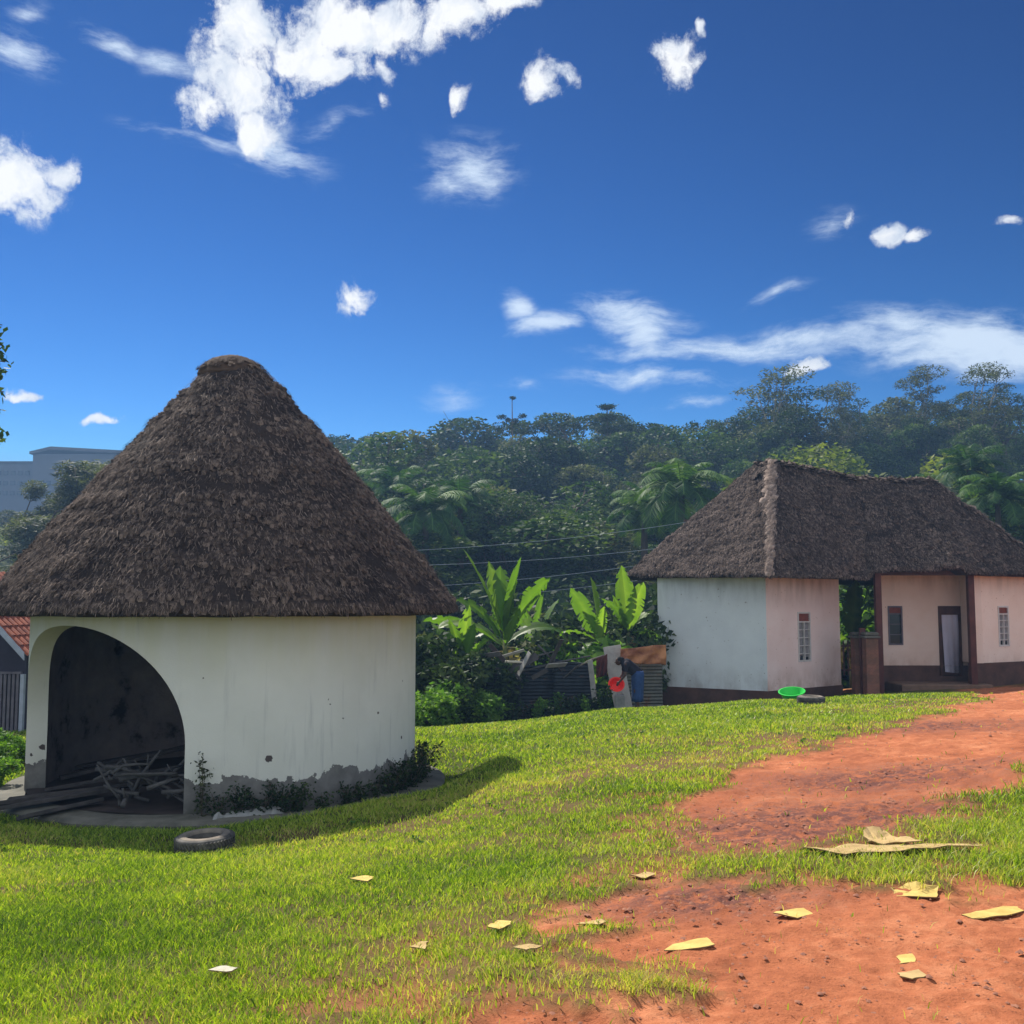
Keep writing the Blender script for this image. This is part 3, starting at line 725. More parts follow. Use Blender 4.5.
def gate_house():
    root = empty('gate_house', (9.0, 31.0, -1.0), 'long thatched house with pale pink walls, angular left room and door on the right', 'house')
    root['label'] = 'pink-walled thatched house with a gateway gap and a door on the right'
    off = Vector((9.0, 31.0, -1.0))
    def loc(m): m.v = [tuple(Vector(v)-off) for v in m.v]; return m
    W0, W1, W2 = at(657, 30.8), at(765, 29.0), at(838, 31.2)
    W3, W4, W5 = (9.55, 34.0), (7.6, 35.5), (4.7, 33.6)
    zp = -.80; zt = 2.42
    m = MB()
    for a, b in ((W2, W3), (W3, W4), (W4, W5), (W5, W0)): wall_panel(m, a, b, zp, 2.34, .22)
    u, yy = hitcol(W1, W2, 796); u2, y2 = hitcol(W1, W2, 808.5)
    z0, z1 = zat(662, yy), zat(612, yy)
    WW = wall_panel(m, W1, W2, zp, zt, .22, [(u, u2, z0, z1)])
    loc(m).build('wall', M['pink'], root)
    m = MB(); wall_panel(m, W0, W1, zp, 2.36, .22); tag(loc(m).build('wall', M['grey_wall'], root), 'pale grey end wall')
    def WL(u_, z_, t_, _W=WW): return _W(u_, z_, t_)-off
    framed_window(root, WL, u, u2, z0, z1, 'bars')
    # plinth of the left room
    m = MB(); pts = [W0, W1, W2, W3, W4, W5]; c = np.mean(pts, 0); q_ = [tuple(c+(np.array(p)-c)*1.014) for p in pts]
    for i in range(6):
        a, b = q_[i], q_[(i+1) % 6]; m.poly([(a[0], a[1], -1.8), (b[0], b[1], -1.8), (b[0], b[1], zp), (a[0], a[1], zp)])
    m.poly([(p[0], p[1], zp) for p in q_]); loc(m).build('plinth', M['plinth'], root)
    # recessed door wall
    D0, D1 = at(880, 31.5), at(968, 31.5); zq = -.25
    zdoor = (zat(676, 31.5), zat(606, 31.5))
    du, _ = hitcol(D0, D1, 936); du2, _ = hitcol(D0, D1, 959)
    wu, _ = hitcol(D0, D1, 886); wu2, _ = hitcol(D0, D1, 900.5); wz0, wz1 = zat(645, 31.5), zat(606, 31.5)
    m = MB(); WD = wall_panel(m, D0, D1, zq, 2.75, .2, [(du, du2, zq, zdoor[1]), (wu, wu2, wz0, wz1)])
    wall_panel(m, (12.6, 35.0), (D0[0]+.02, 31.72), zq, 2.5, .2)
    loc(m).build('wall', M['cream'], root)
    def WDL(u_, z_, t_): return WD(u_, z_, t_)-off
    framed_window(root, WDL, wu, wu2, wz0, wz1, 'dark')
    # door: frame, dark leaf, hanging lavender curtain
    m = MB()
    def bar(a, b, c_, e, ta, tb, mm):
        q = [WDL(a, c_, ta), WDL(b, c_, ta), WDL(b, e, ta), WDL(a, e, ta), WDL(a, c_, tb), WDL(b, c_, tb), WDL(b, e, tb), WDL(a, e, tb)]
        mm.mesh(q, [(0, 1, 2, 3), (7, 6, 5, 4), (0, 4, 5, 1), (1, 5, 6, 2), (2, 6, 7, 3), (3, 7, 4, 0)])
    zb = zdoor[0]
    bar(du+.003, du+.09, zb, zdoor[1]-.003, -.03, .12, m); bar(du2-.09, du2-.003, zb, zdoor[1]-.003, -.03, .12, m); bar(du+.09, du2-.09, zdoor[1]-.26, zdoor[1]-.003, -.03, .12, m)
    dr = m.build('door', M['dark_wood'], root)
    m = MB(); bar(du+.09, du2-.09, zb+.02, zdoor[1]-.26, .08, .11, m); m.build('door_leaf', M['dark_wood'], dr)
    m = MB(); n = 18; ua, ub = du+.095, du2-.10; zt2 = zdoor[1]-.25
    for i in range(n):
        a = ua+(ub-ua)*i/n; b = ua+(ub-ua)*(i+1)/n
        ta = .0+.008*math.sin(i*1.1); tb = .0+.008*math.sin((i+1)*1.1)
        sk = .05
        m.poly([WDL(a+sk*1.2, zb+.12-.05*i/n, ta), WDL(b+sk*(1-.5*(i+1)/n)*1.2, zb+.12-.05*(i+1)/n, tb), WDL(b, zt2, tb*.4), WDL(a, zt2, ta*.4)])
    o = m.build('door_curtain', M['lavender'], dr); o['label'] = 'pale lavender curtain hanging in the doorway'
    smooth_by_angle(o, 60)
    # plinth and porch of the door wall
    m = MB(); 
    wall_panel(m, (D0[0]-.02, 31.47), (D1[0], 31.47), -1.4, zq-.002, .3, [(du, du2, zb, zq-.003)]); loc(m).build('plinth', M['plinth'], root)
    m = MB(); m.box(((D0[0]+D1[0])/2, 30.78, -1.02), (D1[0]-D0[0]-.05, 1.36, .62), bev=.03); loc(m).build('porch_step', M['concrete_dark'], root)
    # right room
    E0, E1 = at(973, 30.5), at(1075, 33.0); E2 = (18.5, 36)
    u, yy = hitcol(E0, E1, 995.5); u2, y2 = hitcol(E0, E1, 1006); z0, z1 = zat(646.5, yy), zat(606, yy)
    ze = -.13
    m = MB(); WE = wall_panel(m, E0, E1, ze, 2.75, .22, [(u, u2, z0, z1)]); wall_panel(m, E1, E2, ze, 2.75, .22); wall_panel(m, (E0[0], 31.7), (E0[0]+.001, 30.52), ze, 2.75, .2)
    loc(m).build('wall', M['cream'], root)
    framed_window(root, lambda a, b, c_: WE(a, b, c_)-off, u, u2, z0, z1, 'bars')
    m = MB(); wall_panel(m, (E0[0]-.02, E0[1]-.03), (E1[0], E1[1]-.04), -1.2, ze-.002, .3); loc(m).build('plinth', M['plinth'], root)
    # posts
    for (px, Y, z0_, z1_, w) in ((876.5, 29.9, -1.2, 2.75, .17), (969.0, 30.25, -1.1, 2.7, .17)):
        x, y = at(px, Y); m = MB(); m.box((x, y, (z0_+z1_)/2), (w, w, z1_-z0_), bev=.012); loc(m).build('post', M['post'], root)
    x0, _ = at(877, 29.9); x1, _ = at(969, 30.25)
    m = MB(); m.box(((x0+x1)/2, 30.1, 2.46), (x1-x0-.2, .12, .14)); loc(m).build('beam', M['dark_wood'], root)
    # ------------ roof: facets with thickness and shag
    def Z(py, Y): return zat(py, Y)
    A = np.array([*at(627, 31.3), Z(574, 31.3)]); B = np.array([*at(771, 28.0), Z(572.5, 28.0)]); C = np.array([*at(867, 29.7), Z(576, 29.7)])
    C1 = np.array([*at(874, 29.7), Z(568, 29.7)]); D1_ = np.array([*at(960, 29.7), Z(566, 29.7)]); D2_ = np.array([*at(967, 29.7), Z(571, 29.7)])
    E = np.array([*at(1058, 31.6), Z(574, 31.6)]); Fp = np.array([19.2, 36.5, 2.35])
    Bk1 = np.array([4.1, 35.6, 2.5]); Bk2 = np.array([8.0, 37.4, 2.4]); Bk3 = np.array([15.5, 38.2, 2.35])
    R1 = np.array([*at(776, 31.3), Z(462, 31.3)]); Rm = np.array([*at(862, 32.0), Z(479.5, 32.0)]); R2 = np.array([*at(934, 32.6), Z(480, 32.6)])
    R0 = np.array([*at(757, 32.6), Z(465, 32.6)])
    tris = [(A, B, R0), (B, R1, R0), (B, C, R1), (C, Rm, R1), (C, C1, Rm), (C1, D1_, Rm), (D1_, R2, Rm), (D1_, D2_, R2), (D2_, E, R2), (E, Fp, R2), (Fp, Bk3, R2), (Bk3, Rm, R2), (Bk3, Bk2, Rm), (Bk2, R1, Rm), (Bk2, Bk1, R1), (Bk1, R0, R1), (Bk1, A, R0)]
    VV = []; QQ = []; TTr = []; TN = []; cnt = 0
    cen = np.array([10.5, 33.5, 0])
    def disp(p):
        return (fbm(p[..., 0]*1.3, p[..., 1]*1.3, p[..., 2]*1.3, 3, 31)-.5)*.14 + (fbm(p[..., 0]*5, p[..., 1]*5, p[..., 2]*5, 3, 32)-.5)*.08
    rr = np.random.default_rng(5)
    for k, (a, b, c) in enumerate(tris):
        n_ = np.cross(b-a, c-a); area = np.linalg.norm(n_)/2; n_ = n_/np.linalg.norm(n_)
        if n_[2] < 0: n_ = -n_
        s = 26
        pts = []; idx = {}
        for i in range(s+1):
            for j in range(s+1-i):
                f1, f2 = i/s, j/s; p = a*(1-f1-f2)+b*f1+c*f2; idx[(i, j)] = len(pts); pts.append(p)
        pts = np.array(pts); pts[:, 2] += disp(pts)*1.2
        T = []
        for i in range(s):
            for j in range(s-i):
                T.append((idx[(i, j)], idx[(i+1, j)], idx[(i, j+1)]))
                if j < s-i-1: T.append((idx[(i+1, j)], idx[(i+1, j+1)], idx[(i, j+1)]))
        VV.append(pts); TTr.append(np.array(T)+cnt); TN.append(np.full(len(pts), .22)); cnt += len(pts)
        vis = k <= 9 or k == 16
        nt = int(area*(520 if vis else 120))
        r1 = np.sqrt(rr.random(nt)); r2 = rr.random(nt); p = a*(1-r1)[:, None]+b*(r1*(1-r2))[:, None]+c*(r1*r2)[:, None]
        p[:, 2] += disp(p)*1.2
        d = np.array([0, 0, -1.0])+n_*n_[2]; d = d/np.linalg.norm(d)
        D = np.repeat(d[None], nt, 0); Nn = np.repeat(n_[None], nt, 0)
        p = p+n_*((fbm(p[:, 0]*4, p[:, 1]*4, p[:, 2]*7, 2, 36)-.5)*.13)[:, None]
        v2, q2, t2 = tufts(p-D*.08, D, Nn, .105, 2, .05, 100+k)
        VV.append(v2); QQ.append(q2+cnt); TN.append(t2); cnt += len(v2)
    # hip and ridge rolls (heavier clumps), eave lip
    def roll(p, q, dens, size, lift, seed, nrm, down):
        nonlocal cnt
        L = np.linalg.norm(q-p); n2 = int(L*dens); f = rr.random(n2)
        pp = p+(q-p)*f[:, None] + (rr.random((n2, 3))-.5)*.12; pp[:, 2] += disp(pp)
        nrm = nrm/np.linalg.norm(nrm); down = down-nrm*(down@nrm); down = down/np.linalg.norm(down)
        v2, q2, t2 = tufts(pp-down*.05, np.repeat(down[None], n2, 0), np.repeat(nrm[None], n2, 0), size, 4, lift, seed)
        VV.append(v2); QQ.append(q2+cnt); TN.append(np.clip(t2+.12+(.22 if seed in (301, 302) else 0), 0, 1)); cnt += len(v2)  # hip tufts tinted paler: sunlight on the hip put into the colour
    roll(B, R1, 60, .15, .11, 301, np.array([-.1, -.7, .7]), np.array([-.55, -.5, -.6]))
    roll(B+(R1-B)*.55, R1, 30, .22, .13, 302, np.array([-.2, -.5, .8]), np.array([-.6, -.4, -.6]))
    for p, q, sd in ((R0, R1, 303), (R1, Rm, 304), (Rm, R2, 305)):
        roll(p, q, 60, .13, .07, sd, np.array([0, -.2, 1.]), np.array([0, -1, -.2])); roll(p, q, 50, .13, .07, sd+10, np.array([0, .2, 1.]), np.array([0, 1, -.2]))
    roll(R2, E, 55, .14, .07, 306, np.array([.4, -.5, .8]), np.array([.5, -.4, -.7]))
    # eave lip: quad band below edge, then under side
    ev = [A, B, C, C1, D1_, D2_, E, Fp, Bk3, Bk2, Bk1]
    for k in range(len(ev)):
        p, q = ev[k], ev[(k+1) % len(ev)]; L = np.linalg.norm(q-p); n2 = max(4, int(L/.12)); f = np.linspace(0, 1, n2+1)
        e = p+(q-p)*f[:, None]; w = disp(e); out = (cen-e)*np.array([1, 1, 0]); out = out/np.linalg.norm(out, axis=1)[:, None]
        top = e.copy(); top[:, 2] += w*1.2
        lo = e+out*.02; lo[:, 2] -= .13-w*.3; inn = e+out*.45; inn[:, 2] -= .10
        deep = e+out*1.1; deep[:, 2] += .25
        V = np.concatenate([top, lo, inn, deep]); m_ = n2+1; I = np.arange(4*m_).reshape(4, m_)
        Qb = np.stack([I[:-1, :-1], I[:-1, 1:], I[1:, 1:], I[1:, :-1]], -1).reshape(-1, 4)
        VV.append(V); QQ.append(Qb+cnt); TN.append(np.full(len(V), .2)); cnt += len(V)
        n3 = int(L*60); f = rr.random(n3); pe = p+(q-p)*f[:, None]; o_ = (cen-pe)*np.array([1, 1, 0]); o_ = -o_/np.linalg.norm(o_, axis=1)[:, None]
        dn = o_*.3+np.array([0, 0, -.95]); nn = o_*.95+np.array([0, 0, .3])
        pe[:, 2] += disp(pe)
        v2, q2, t2 = tufts(pe+np.array([0, 0, .03]), dn, nn, .08, 3, .03, 400+k)
        VV.append(v2); QQ.append(q2+cnt); TN.append(t2); cnt += len(v2)
    V = np.concatenate(VV)-np.array(off)
    bulk('thatched_roof', V, np.concatenate(QQ), M['thatch2'], root, T=np.concatenate(TTr), tint=np.clip(np.concatenate(TN), 0, 1), smooth=True)
gate_house()

def gate_pillars():
    specs = [(853.5, 30.4, 'left brick gate pillar in the gap between the thatched rooms', .19), (867.5, 29.7, 'right brick gate pillar with pale cap beside the dark red post', .34)]
    for px, Y, lab, w in specs:
        x, y = at(px, Y); z0 = G(x, y)-.2; z1 = zat(638, Y)
        r = empty('gate_pillar', (x, y, z0), lab, 'pillar', 'brick gate pillars')
        m = MB(); m.box((0, 0, (z1-z0)/2), (w, .36, z1-z0), bev=.01); m.build('shaft', M['brick'], r)
        m = MB(); m.box((0, 0, z1-z0+.032), (w+.10, .46, .06), bev=.012); m.box((0, 0, z1-z0+.115), (w+.04, .40, .10), bev=.03); m.build('cap', M['concrete'], r)
    x, y = at(860, 30.0); z0 = G(x, y)-.2; z1 = zat(628, 30.0)
    m = MB(); m.box((0, 0, (z1-z0)/2), (.15, .12, z1-z0), bev=.01)
    for k in range(6): m.box((0, -.065, .4+k*.28), (.19, .03, .05))
    o = m.build('gate_post', M['post'], None); o.location = (x, y, z0); tag(o, 'dark wooden gate post between the two brick pillars', 'post')
    # low gate rail seen in the gap
    x0, _ = at(839, 30.9); x1, _ = at(851, 30.9); r = MB()
    r.box(((x0+x1)/2, 30.9, .35), (x1-x0, .05, .06)); r.box(((x0+x1)/2, 30.9, -.35), (x1-x0, .05, .06))
    for k in range(3): r.box((x0+.05+(x1-x0-.1)*k/2, 30.86, 0), (.035, .03, 1.0))
    tag(r.build('gate', M['dark_wood']), 'low dark wooden gate leaf closing the gap by the pink wall', 'gate')
gate_pillars()

# ------------------------------------------------------------------ things on the ground
def lathe(m, prof, n=32, mi=0, close=False):
    V = []; Fc = []
    for i in range(n):
        t = 2*math.pi*i/n
        for r_, z_ in prof: V.append((r_*math.cos(t), r_*math.sin(t), z_))
    k = len(prof)
    for i in range(n):
        j = (i+1) % n
        for a in range(k if close else k-1):
            b = (a+1) % k; Fc.append((i*k+a, j*k+a, j*k+b, i*k+b))
    m.mesh(V, Fc, mi)
def tyre(px, py, Rr, wdt, label, tilt):
    x, y, z = PG(px, py)
    r = empty('tyre', (x, y, z), label, 'tyre', 'old tyres on the grass'); r.rotation_euler = tilt
    prof = []
    for k in range(20):
        a = 2*math.pi*k/20; c, s = math.cos(a), math.sin(a)
        sg = lambda v, e: math.copysign(abs(v)**e, v)
        prof.append((Rr*.80+Rr*.20*sg(c, .55), wdt/2+wdt/2*sg(s, .5)))
    # open inner side: drop the innermost points so the casing is hollow
    prof = [p for p in prof if p[0] > Rr*.625 or abs(p[1]-wdt/2) > wdt*.33]
    m = MB(); lathe(m, prof[::-1], 48); smooth_by_angle(m.build('casing', M['rubber'], r), 50)
    m = MB()
    for i in range(48):
        a = 2*math.pi*i/48
        for k in (-1, 1):
            m.box((math.cos(a)*(Rr+.002), math.sin(a)*(Rr+.002), wdt/2+k*wdt*.21), (.014, .022, wdt*.36), Matrix.Rotation(a, 3, 'Z') @ Matrix.Rotation(k*.5, 3, 'X'))
    m.build('tread', M['rubber'], r)
    m = MB()
    lathe(m, [(Rr*.60, wdt-.03), (Rr*.62, wdt-.004), (Rr*.66, wdt+.006), (Rr*.80, wdt+.005), (Rr*.86, wdt+.001)], 48); m.build('sidewall', M['sunlit_tan'], r, True)
tyre(205, 851, .285, .165, 'old car tyre lying on the lawn in front of the round hut', (R(3), R(-2), 0))
tyre(811, 704, .29, .17, 'old car tyre lying beside the green basin near the pink house', (R(1), 0, 0))

def basin(name, mat, label, loc, r0, r1, h, rot=(0, 0, 0), parent=None):
    r = empty(name, loc, label, 'basin'); r.rotation_euler = rot
    m = MB(); lathe(m, [(.001, 0), (r0, 0), (r1, h), (r1-.006, h), (r0-.006, .008), (.001, .008)], 36); smooth_by_angle(m.build('bowl', mat, r), 30)
    m = MB(); lathe(m, [(r1-.004, h-.012), (r1+.028, h-.008), (r1+.03, h+.006), (r1-.004, h+.008)], 36, close=True); smooth_by_angle(m.build('rim', mat, r), 40)
    return r
x, y, z = PG(798, 700.5); basin('basin', M['green_plastic'], 'bright green plastic basin on the grass below the pink wall', (x, y+.5, G(x, y+.5)+.03), .20, .29, .20, (R(14), R(-7), 0))

def cardboard(outline_px, label, mat, lift=.02, curl=0, th=.006):
    w = [PG(*p) for p in outline_px]; c = np.mean(w, 0)
    # fan-subdivided sheet
    pts = []
    n = len(w)
    m = MB(); ringn = 5
    V = []
    for k in range(ringn+1):
        f = k/ringn
        for i in range(n):
            for s_ in range(3):
                a = np.array(w[i])*(1-s_/3)+np.array(w[(i+1) % n])*s_/3
                p = c+(a-c)*f
                zz = G(p[0], p[1])
                jag = (float(fbm(p[0]*14, p[1]*14, 0, 3, 3))-.5)*.045*f
                dm = float(dirt_mask(np.array([p[0]]), np.array([p[1]]))[0])
                zz -= .035*dm
                zt = zz + lift*(.55-.4*dm) + curl*.35*abs(p[1]-c[1])*(1-.5*dm) + .016*(float(fbm(p[0]*8, p[1]*8, 0, 2, 13))-.4)
                V.append(Vector((p[0]+jag-c[0], p[1]-jag-c[1], max(zt, zz+.012)-c[2])))
    nn = n*3; Fc = []
    for k in range(ringn):
        for i in range(nn):
            j = (i+1) % nn; Fc.append((k*nn+i, k*nn+j, (k+1)*nn+j, (k+1)*nn+i))
    me = MB(); me.mesh(V, Fc); o = me.build('cardboard_sheet', [mat, M['card_edge']])
    o.location = c; s = o.modifiers.new('s', 'SOLIDIFY'); s.thickness = th; s.offset = 1; s.material_offset_rim = 1
    return tag(o, label, 'cardboard', 'cardboard pieces on the ground')
cardboard([(797, 853), (806, 850), (822, 849), (838, 851), (856, 850), (880, 851), (905, 849), (928, 850), (938, 854), (915, 856), (890, 858), (866, 857), (846, 860), (822, 857)], 'large torn tan cardboard sheet lying on the grass strip', M['card'], .06, .0)
cardboard([(866, 849), (871, 844), (864, 840), (868, 836), (884, 834), (893, 838), (906, 841), (912, 846), (922, 849), (904, 851), (884, 850)], 'torn tan cardboard flap lying across the back edge of the large sheet', M['card'], .10, .0)
cardboard([(905, 849), (985, 847), (978, 851), (930, 855)], 'long flattened cardboard flap beside the large torn tan sheet', M['card'], .06, .03)
cardboard([(890, 888), (908, 884), (940, 887), (934, 894), (896, 893)], 'yellow cardboard piece lying just below the grass strip on the right', M['card2'], .03, .03)
cardboard([(963, 913), (985, 907), (1018, 904), (1022, 909), (1000, 914), (975, 917)], 'raised yellow cardboard piece at the right edge casting a dark shadow', M['card2'], .09, .05)
cardboard([(773, 910), (785, 906), (803, 905), (811, 910), (795, 914)], 'small yellow cardboard piece alone in the middle of the red earth', M['card2'], .03, .02)
cardboard([(665, 947), (680, 938), (706, 934), (713, 941), (690, 946)], 'yellow cardboard piece nearest the lawn on the red earth', M['card2'], .04, .04)
cardboard([(896, 954), (913, 951), (918, 959), (900, 961)], 'tiny square yellow cardboard scrap above the pinkish folded one', M['card2'], .02, .0)
cardboard([(896, 969), (918, 966), (929, 972), (915, 976), (902, 974)], 'pinkish folded cardboard scrap below the tiny yellow square', M['card'], .03, .05)
cardboard([(488, 934), (497, 927), (509, 926), (513, 932), (498, 936)], 'small yellow scrap on worn grass left of the bare earth', M['card2'], .05, .0)
cardboard([(408, 952), (420, 947), (430, 948), (424, 954)], 'tan scrap lying on the brownish worn lawn', M['card'], .055, .0)
cardboard([(350, 885), (362, 882), (374, 883), (368, 887)], 'pale yellow scrap on the lawn left of the worn patch', M['card2'], .06, .0)
cardboard([(510, 954), (528, 951), (541, 953), (526, 958)], 'small orange-tan scrap at the edge of the bare earth', M['card'], .05, .0)
cardboard([(630, 876), (645, 873), (656, 874), (646, 878)], 'flat pale scrap on the grass above the bare earth', M['card'], .05, .0)
cardboard([(578, 922), (592, 919), (608, 920), (600, 925)], 'brownish scrap where the lawn meets the bare earth', M['card'], .03, .0)
o = cardboard([(207, 979), (220, 975), (236, 977), (226, 982)], 'whitish paper scrap near the lower left of the lawn', M['stone_pale'], .055, .0); o.name = 'paper_scrap'; o['category'] = 'paper'; del o['group']

# crumpled white sheet in the shade by the apron
def crumple():
    a = PG(210, 826); b = PG(282, 818); n, k = 60, 16
    U, Vv = np.meshgrid(np.linspace(0, 1, n), np.linspace(-1, 1, k))
    wd = .13*(.5+fbm(U*6, 0, 0, 2, 4)); X = a[0]+(b[0]-a[0])*U+(fbm(U*5, 1, 0, 2, 3)-.5)*.2; Y = a[1]+(b[1]-a[1])*U+Vv*wd
    Z = ground(X, Y)+.03+(1-Vv**2)*(.03+.13*fbm(X*9, Y*9, 0, 3, 12))+(fbm(X*22, Y*22, 0, 2, 5)-.5)*.06*(1-Vv**2)
    I = np.arange(n*k).reshape(k, n); Q = np.stack([I[:-1, :-1], I[:-1, 1:], I[1:, 1:], I[1:, :-1]], -1).reshape(-1, 4)
    o = bulk('plastic_sheet', np.stack([X, Y, Z], -1).reshape(-1, 3), Q, M['white_cloth'], smooth=True)
    tag(o, 'crumpled white plastic sheet lying in the shade along the round hut apron', 'sheet')
crumple()

# planks and firewood inside and outside the arch
def plank(a, b, w, th, label, mat, name='plank', cat='plank', group=None, roll=0):
    a, b = Vector(a), Vector(b); d = b-a; L = d.length; d.normalize(); s = d.cross(Vector((0, 0, 1))).normalized(); u = s.cross(d)
    s, u = s*math.cos(roll)+u*math.sin(roll), u*math.cos(roll)-s*math.sin(roll)
    Mx = Matrix((d, s, u)).transposed()
    m = MB(); m.box((0, 0, 0), (L, w, th), Mx, bev=min(w, th)*.12); o = m.build(name, mat); o.location = (a+b)/2
    return tag(o, label, cat, group)
ZF_ = -1.0
pl = [((60, 778), (205, 742), 15.5, 16.6), ((45, 790), (190, 765), 14.8, 15.5), ((8, 800), (150, 783), 13.6, 14.6), ((-30, 812), (118, 788), 13.2, 14.2), ((-10, 804), (95, 792), 13.3, 14.4), ((20, 818), (100, 800), 12.9, 13.8), ((70, 768), (185, 748), 16.4, 17.2)]
for i, ((x0, y0), (x1, y1), Ya, Yb) in enumerate(pl):
    plank(P(x0, y0, Ya), P(x1, y1, Yb), .17, .05, 'long dark timber plank stacked sloping in the arched doorway', M['plank_dark'], group='planks piled in the arch', roll=.15*(i % 3))
rl = random.Random(4)
for i in range(30):
    px = rl.uniform(105, 186); py = rl.uniform(768, 800); Y = rl.uniform(13.3, 14.2)
    c = Vector(P(px, py, Y)); 
    a = rl.uniform(0, math.pi); el = rl.uniform(-.2, 1.1) if i % 2 else rl.uniform(-.3, .3); L = rl.uniform(.16, .38)
    d = Vector((math.cos(a)*math.cos(el), math.sin(a)*math.cos(el)*.6, math.sin(el)))*L
    c.z = max(c.z, -.90)
    if (c-d).z < -.96: d.z *= .3
    m = MB(); r0 = rl.uniform(.018, .034)
    bend = Vector((rl.uniform(-.04, .04), 0, rl.uniform(-.03, .05)))
    m.tube([-d, -d*.3+bend, d*.4+bend*.6, d], [r0, r0*.95, r0*.8, r0*.6], 7)
    if i % 3 == 0: m.tube([d*.2+bend, d*.2+bend+Vector((rl.uniform(-.12, .12), -.05, .15))], [r0*.7, r0*.4], 6)
    o = m.build('firewood_stick', M['log'], None, True); o.location = c
    tag(o, 'grey weathered stick in the tangled firewood heap inside the arch', 'firewood', 'firewood heap in the arch')

# ------------------------------------------------------------------ left neighbour house (tiled roof)
def tile_house():
    r = empty('tiled_house', (-13.6, 25.5, -1.3), 'dark-walled house with orange clay tiles at the left edge behind the round hut', 'house')
    off = Vector(r.location); Y = 24.0
    xr, _ = at(30.5, Y); ztop = zat(672, Y)
    m = MB(); zr = zat(572, Y); xc = at(-45, Y)[0]
    xl = 2*xc-xr; zeave = zat(652, Y)
    # gable front, right side wall
    f = [(xl, Y, -1.6), (xr, Y, -1.6), (xr, Y, zeave-.05), (xc, Y, zr-.05), (xl, Y, zeave-.05)]
    bk = [(p[0], Y+6, p[2]) for p in f]
    m.poly(f); m.poly(bk[::-1])
    for i in range(5): m.poly([f[i], bk[i], bk[(i+1) % 5], f[(i+1) % 5]][::1])
    m.v = [tuple(Vector(v)-off) for v in m.v]; m.build('wall', M['dark_wall'], r)
    # roof slabs with rolls of tiles
    m = MB(); sl = Vector((xr-xc, 0, zeave-zr)); L = sl.length*1.06; sl.normalize(); nr = Vector((-sl.z, 0, sl.x))
    for sx in (1, -1):
        for row in range(9):
            for cI in range(26):
                s0 = L*row/9; yy = Y-.35+cI*.27
                p = Vector((xc, yy, zr+.02))+Vector((sl.x*sx, 0, sl.z))*s0
                q0 = Vector((sl.x*sx, 0, sl.z))*(L/9*1.12); nn = Vector((nr.x*sx, 0, nr.z)) if nr.z > 0 else Vector((-nr.x*sx, 0, -nr.z))
                V = []
                for e in (0, 1):
                    for k in range(5):
                        a = math.pi*k/4; V.append(p+q0*e+Vector((0, .135-.125*math.cos(a), 0))+nn*(.06*math.sin(a)+.03+(.03 if e else 0)))
                m.mesh(V, [(k, k+1, 6+k, 5+k) for k in range(4)])
    m.v = [tuple(Vector(v)-off) for v in m.v]; o = m.build('roof', M['roof_tile'], r)
    m = MB()
    for sx in (1, -1):
        a = Vector((xc, Y-.36, zr-.06)); b = a+Vector((sl.x*sx, 0, sl.z))*L
        up = Vector((0, 0, .17)); dy = Vector((0, .05, 0))
        m.mesh([a, b, b+up, a+up, a+dy, b+dy, b+up+dy, a+up+dy], [(0, 1, 2, 3), (7, 6, 5, 4), (0, 4, 5, 1), (1, 5, 6, 2), (2, 6, 7, 3), (3, 7, 4, 0)])
    m.v = [tuple(Vector(v)-off) for v in m.v]; m.build('bargeboard', M['barge'], r)
    # slatted shutter and pale corner post, brown base
    m = MB(); z0, z1 = zat(738, Y), zat(674, Y)
    x0 = at(-40, Y)[0]; x1 = at(26, Y)[0]; n = 16
    for k in range(n):
        xx = x0+(x1-x0)*(k+.5)/n; m.box((xx, Y-.05, (z0+z1)/2), ((x1-x0)/n*.62, .05, z1-z0), bev=.008)
    m.box(((x0+x1)/2, Y-.04, z1+.03), (x1-x0+.06, .07, .05)); m.box(((x0+x1)/2, Y-.04, z0-.03), (x1-x0+.06, .07, .05))
    m.v = [tuple(Vector(v)-off) for v in m.v]; m.build('shutter', M['slat'], r)
    m = MB(); m.box(((x1+xr)/2+.02, Y-.06, (z0+z1)/2), (xr-x1-.02, .1, z1-z0)); m.v = [tuple(Vector(v)-off) for v in m.v]; m.build('corner_post', M['barge'], r)
    m = MB(); m.box(((xl+xr)/2, Y-.05, (z0-.06-1.7)/2), (xr-xl+.02, .09, abs(-1.7-z0+.06))); m.v = [tuple(Vector(v)-off) for v in m.v]; m.build('plinth', M['mud'], r)
tile_house()

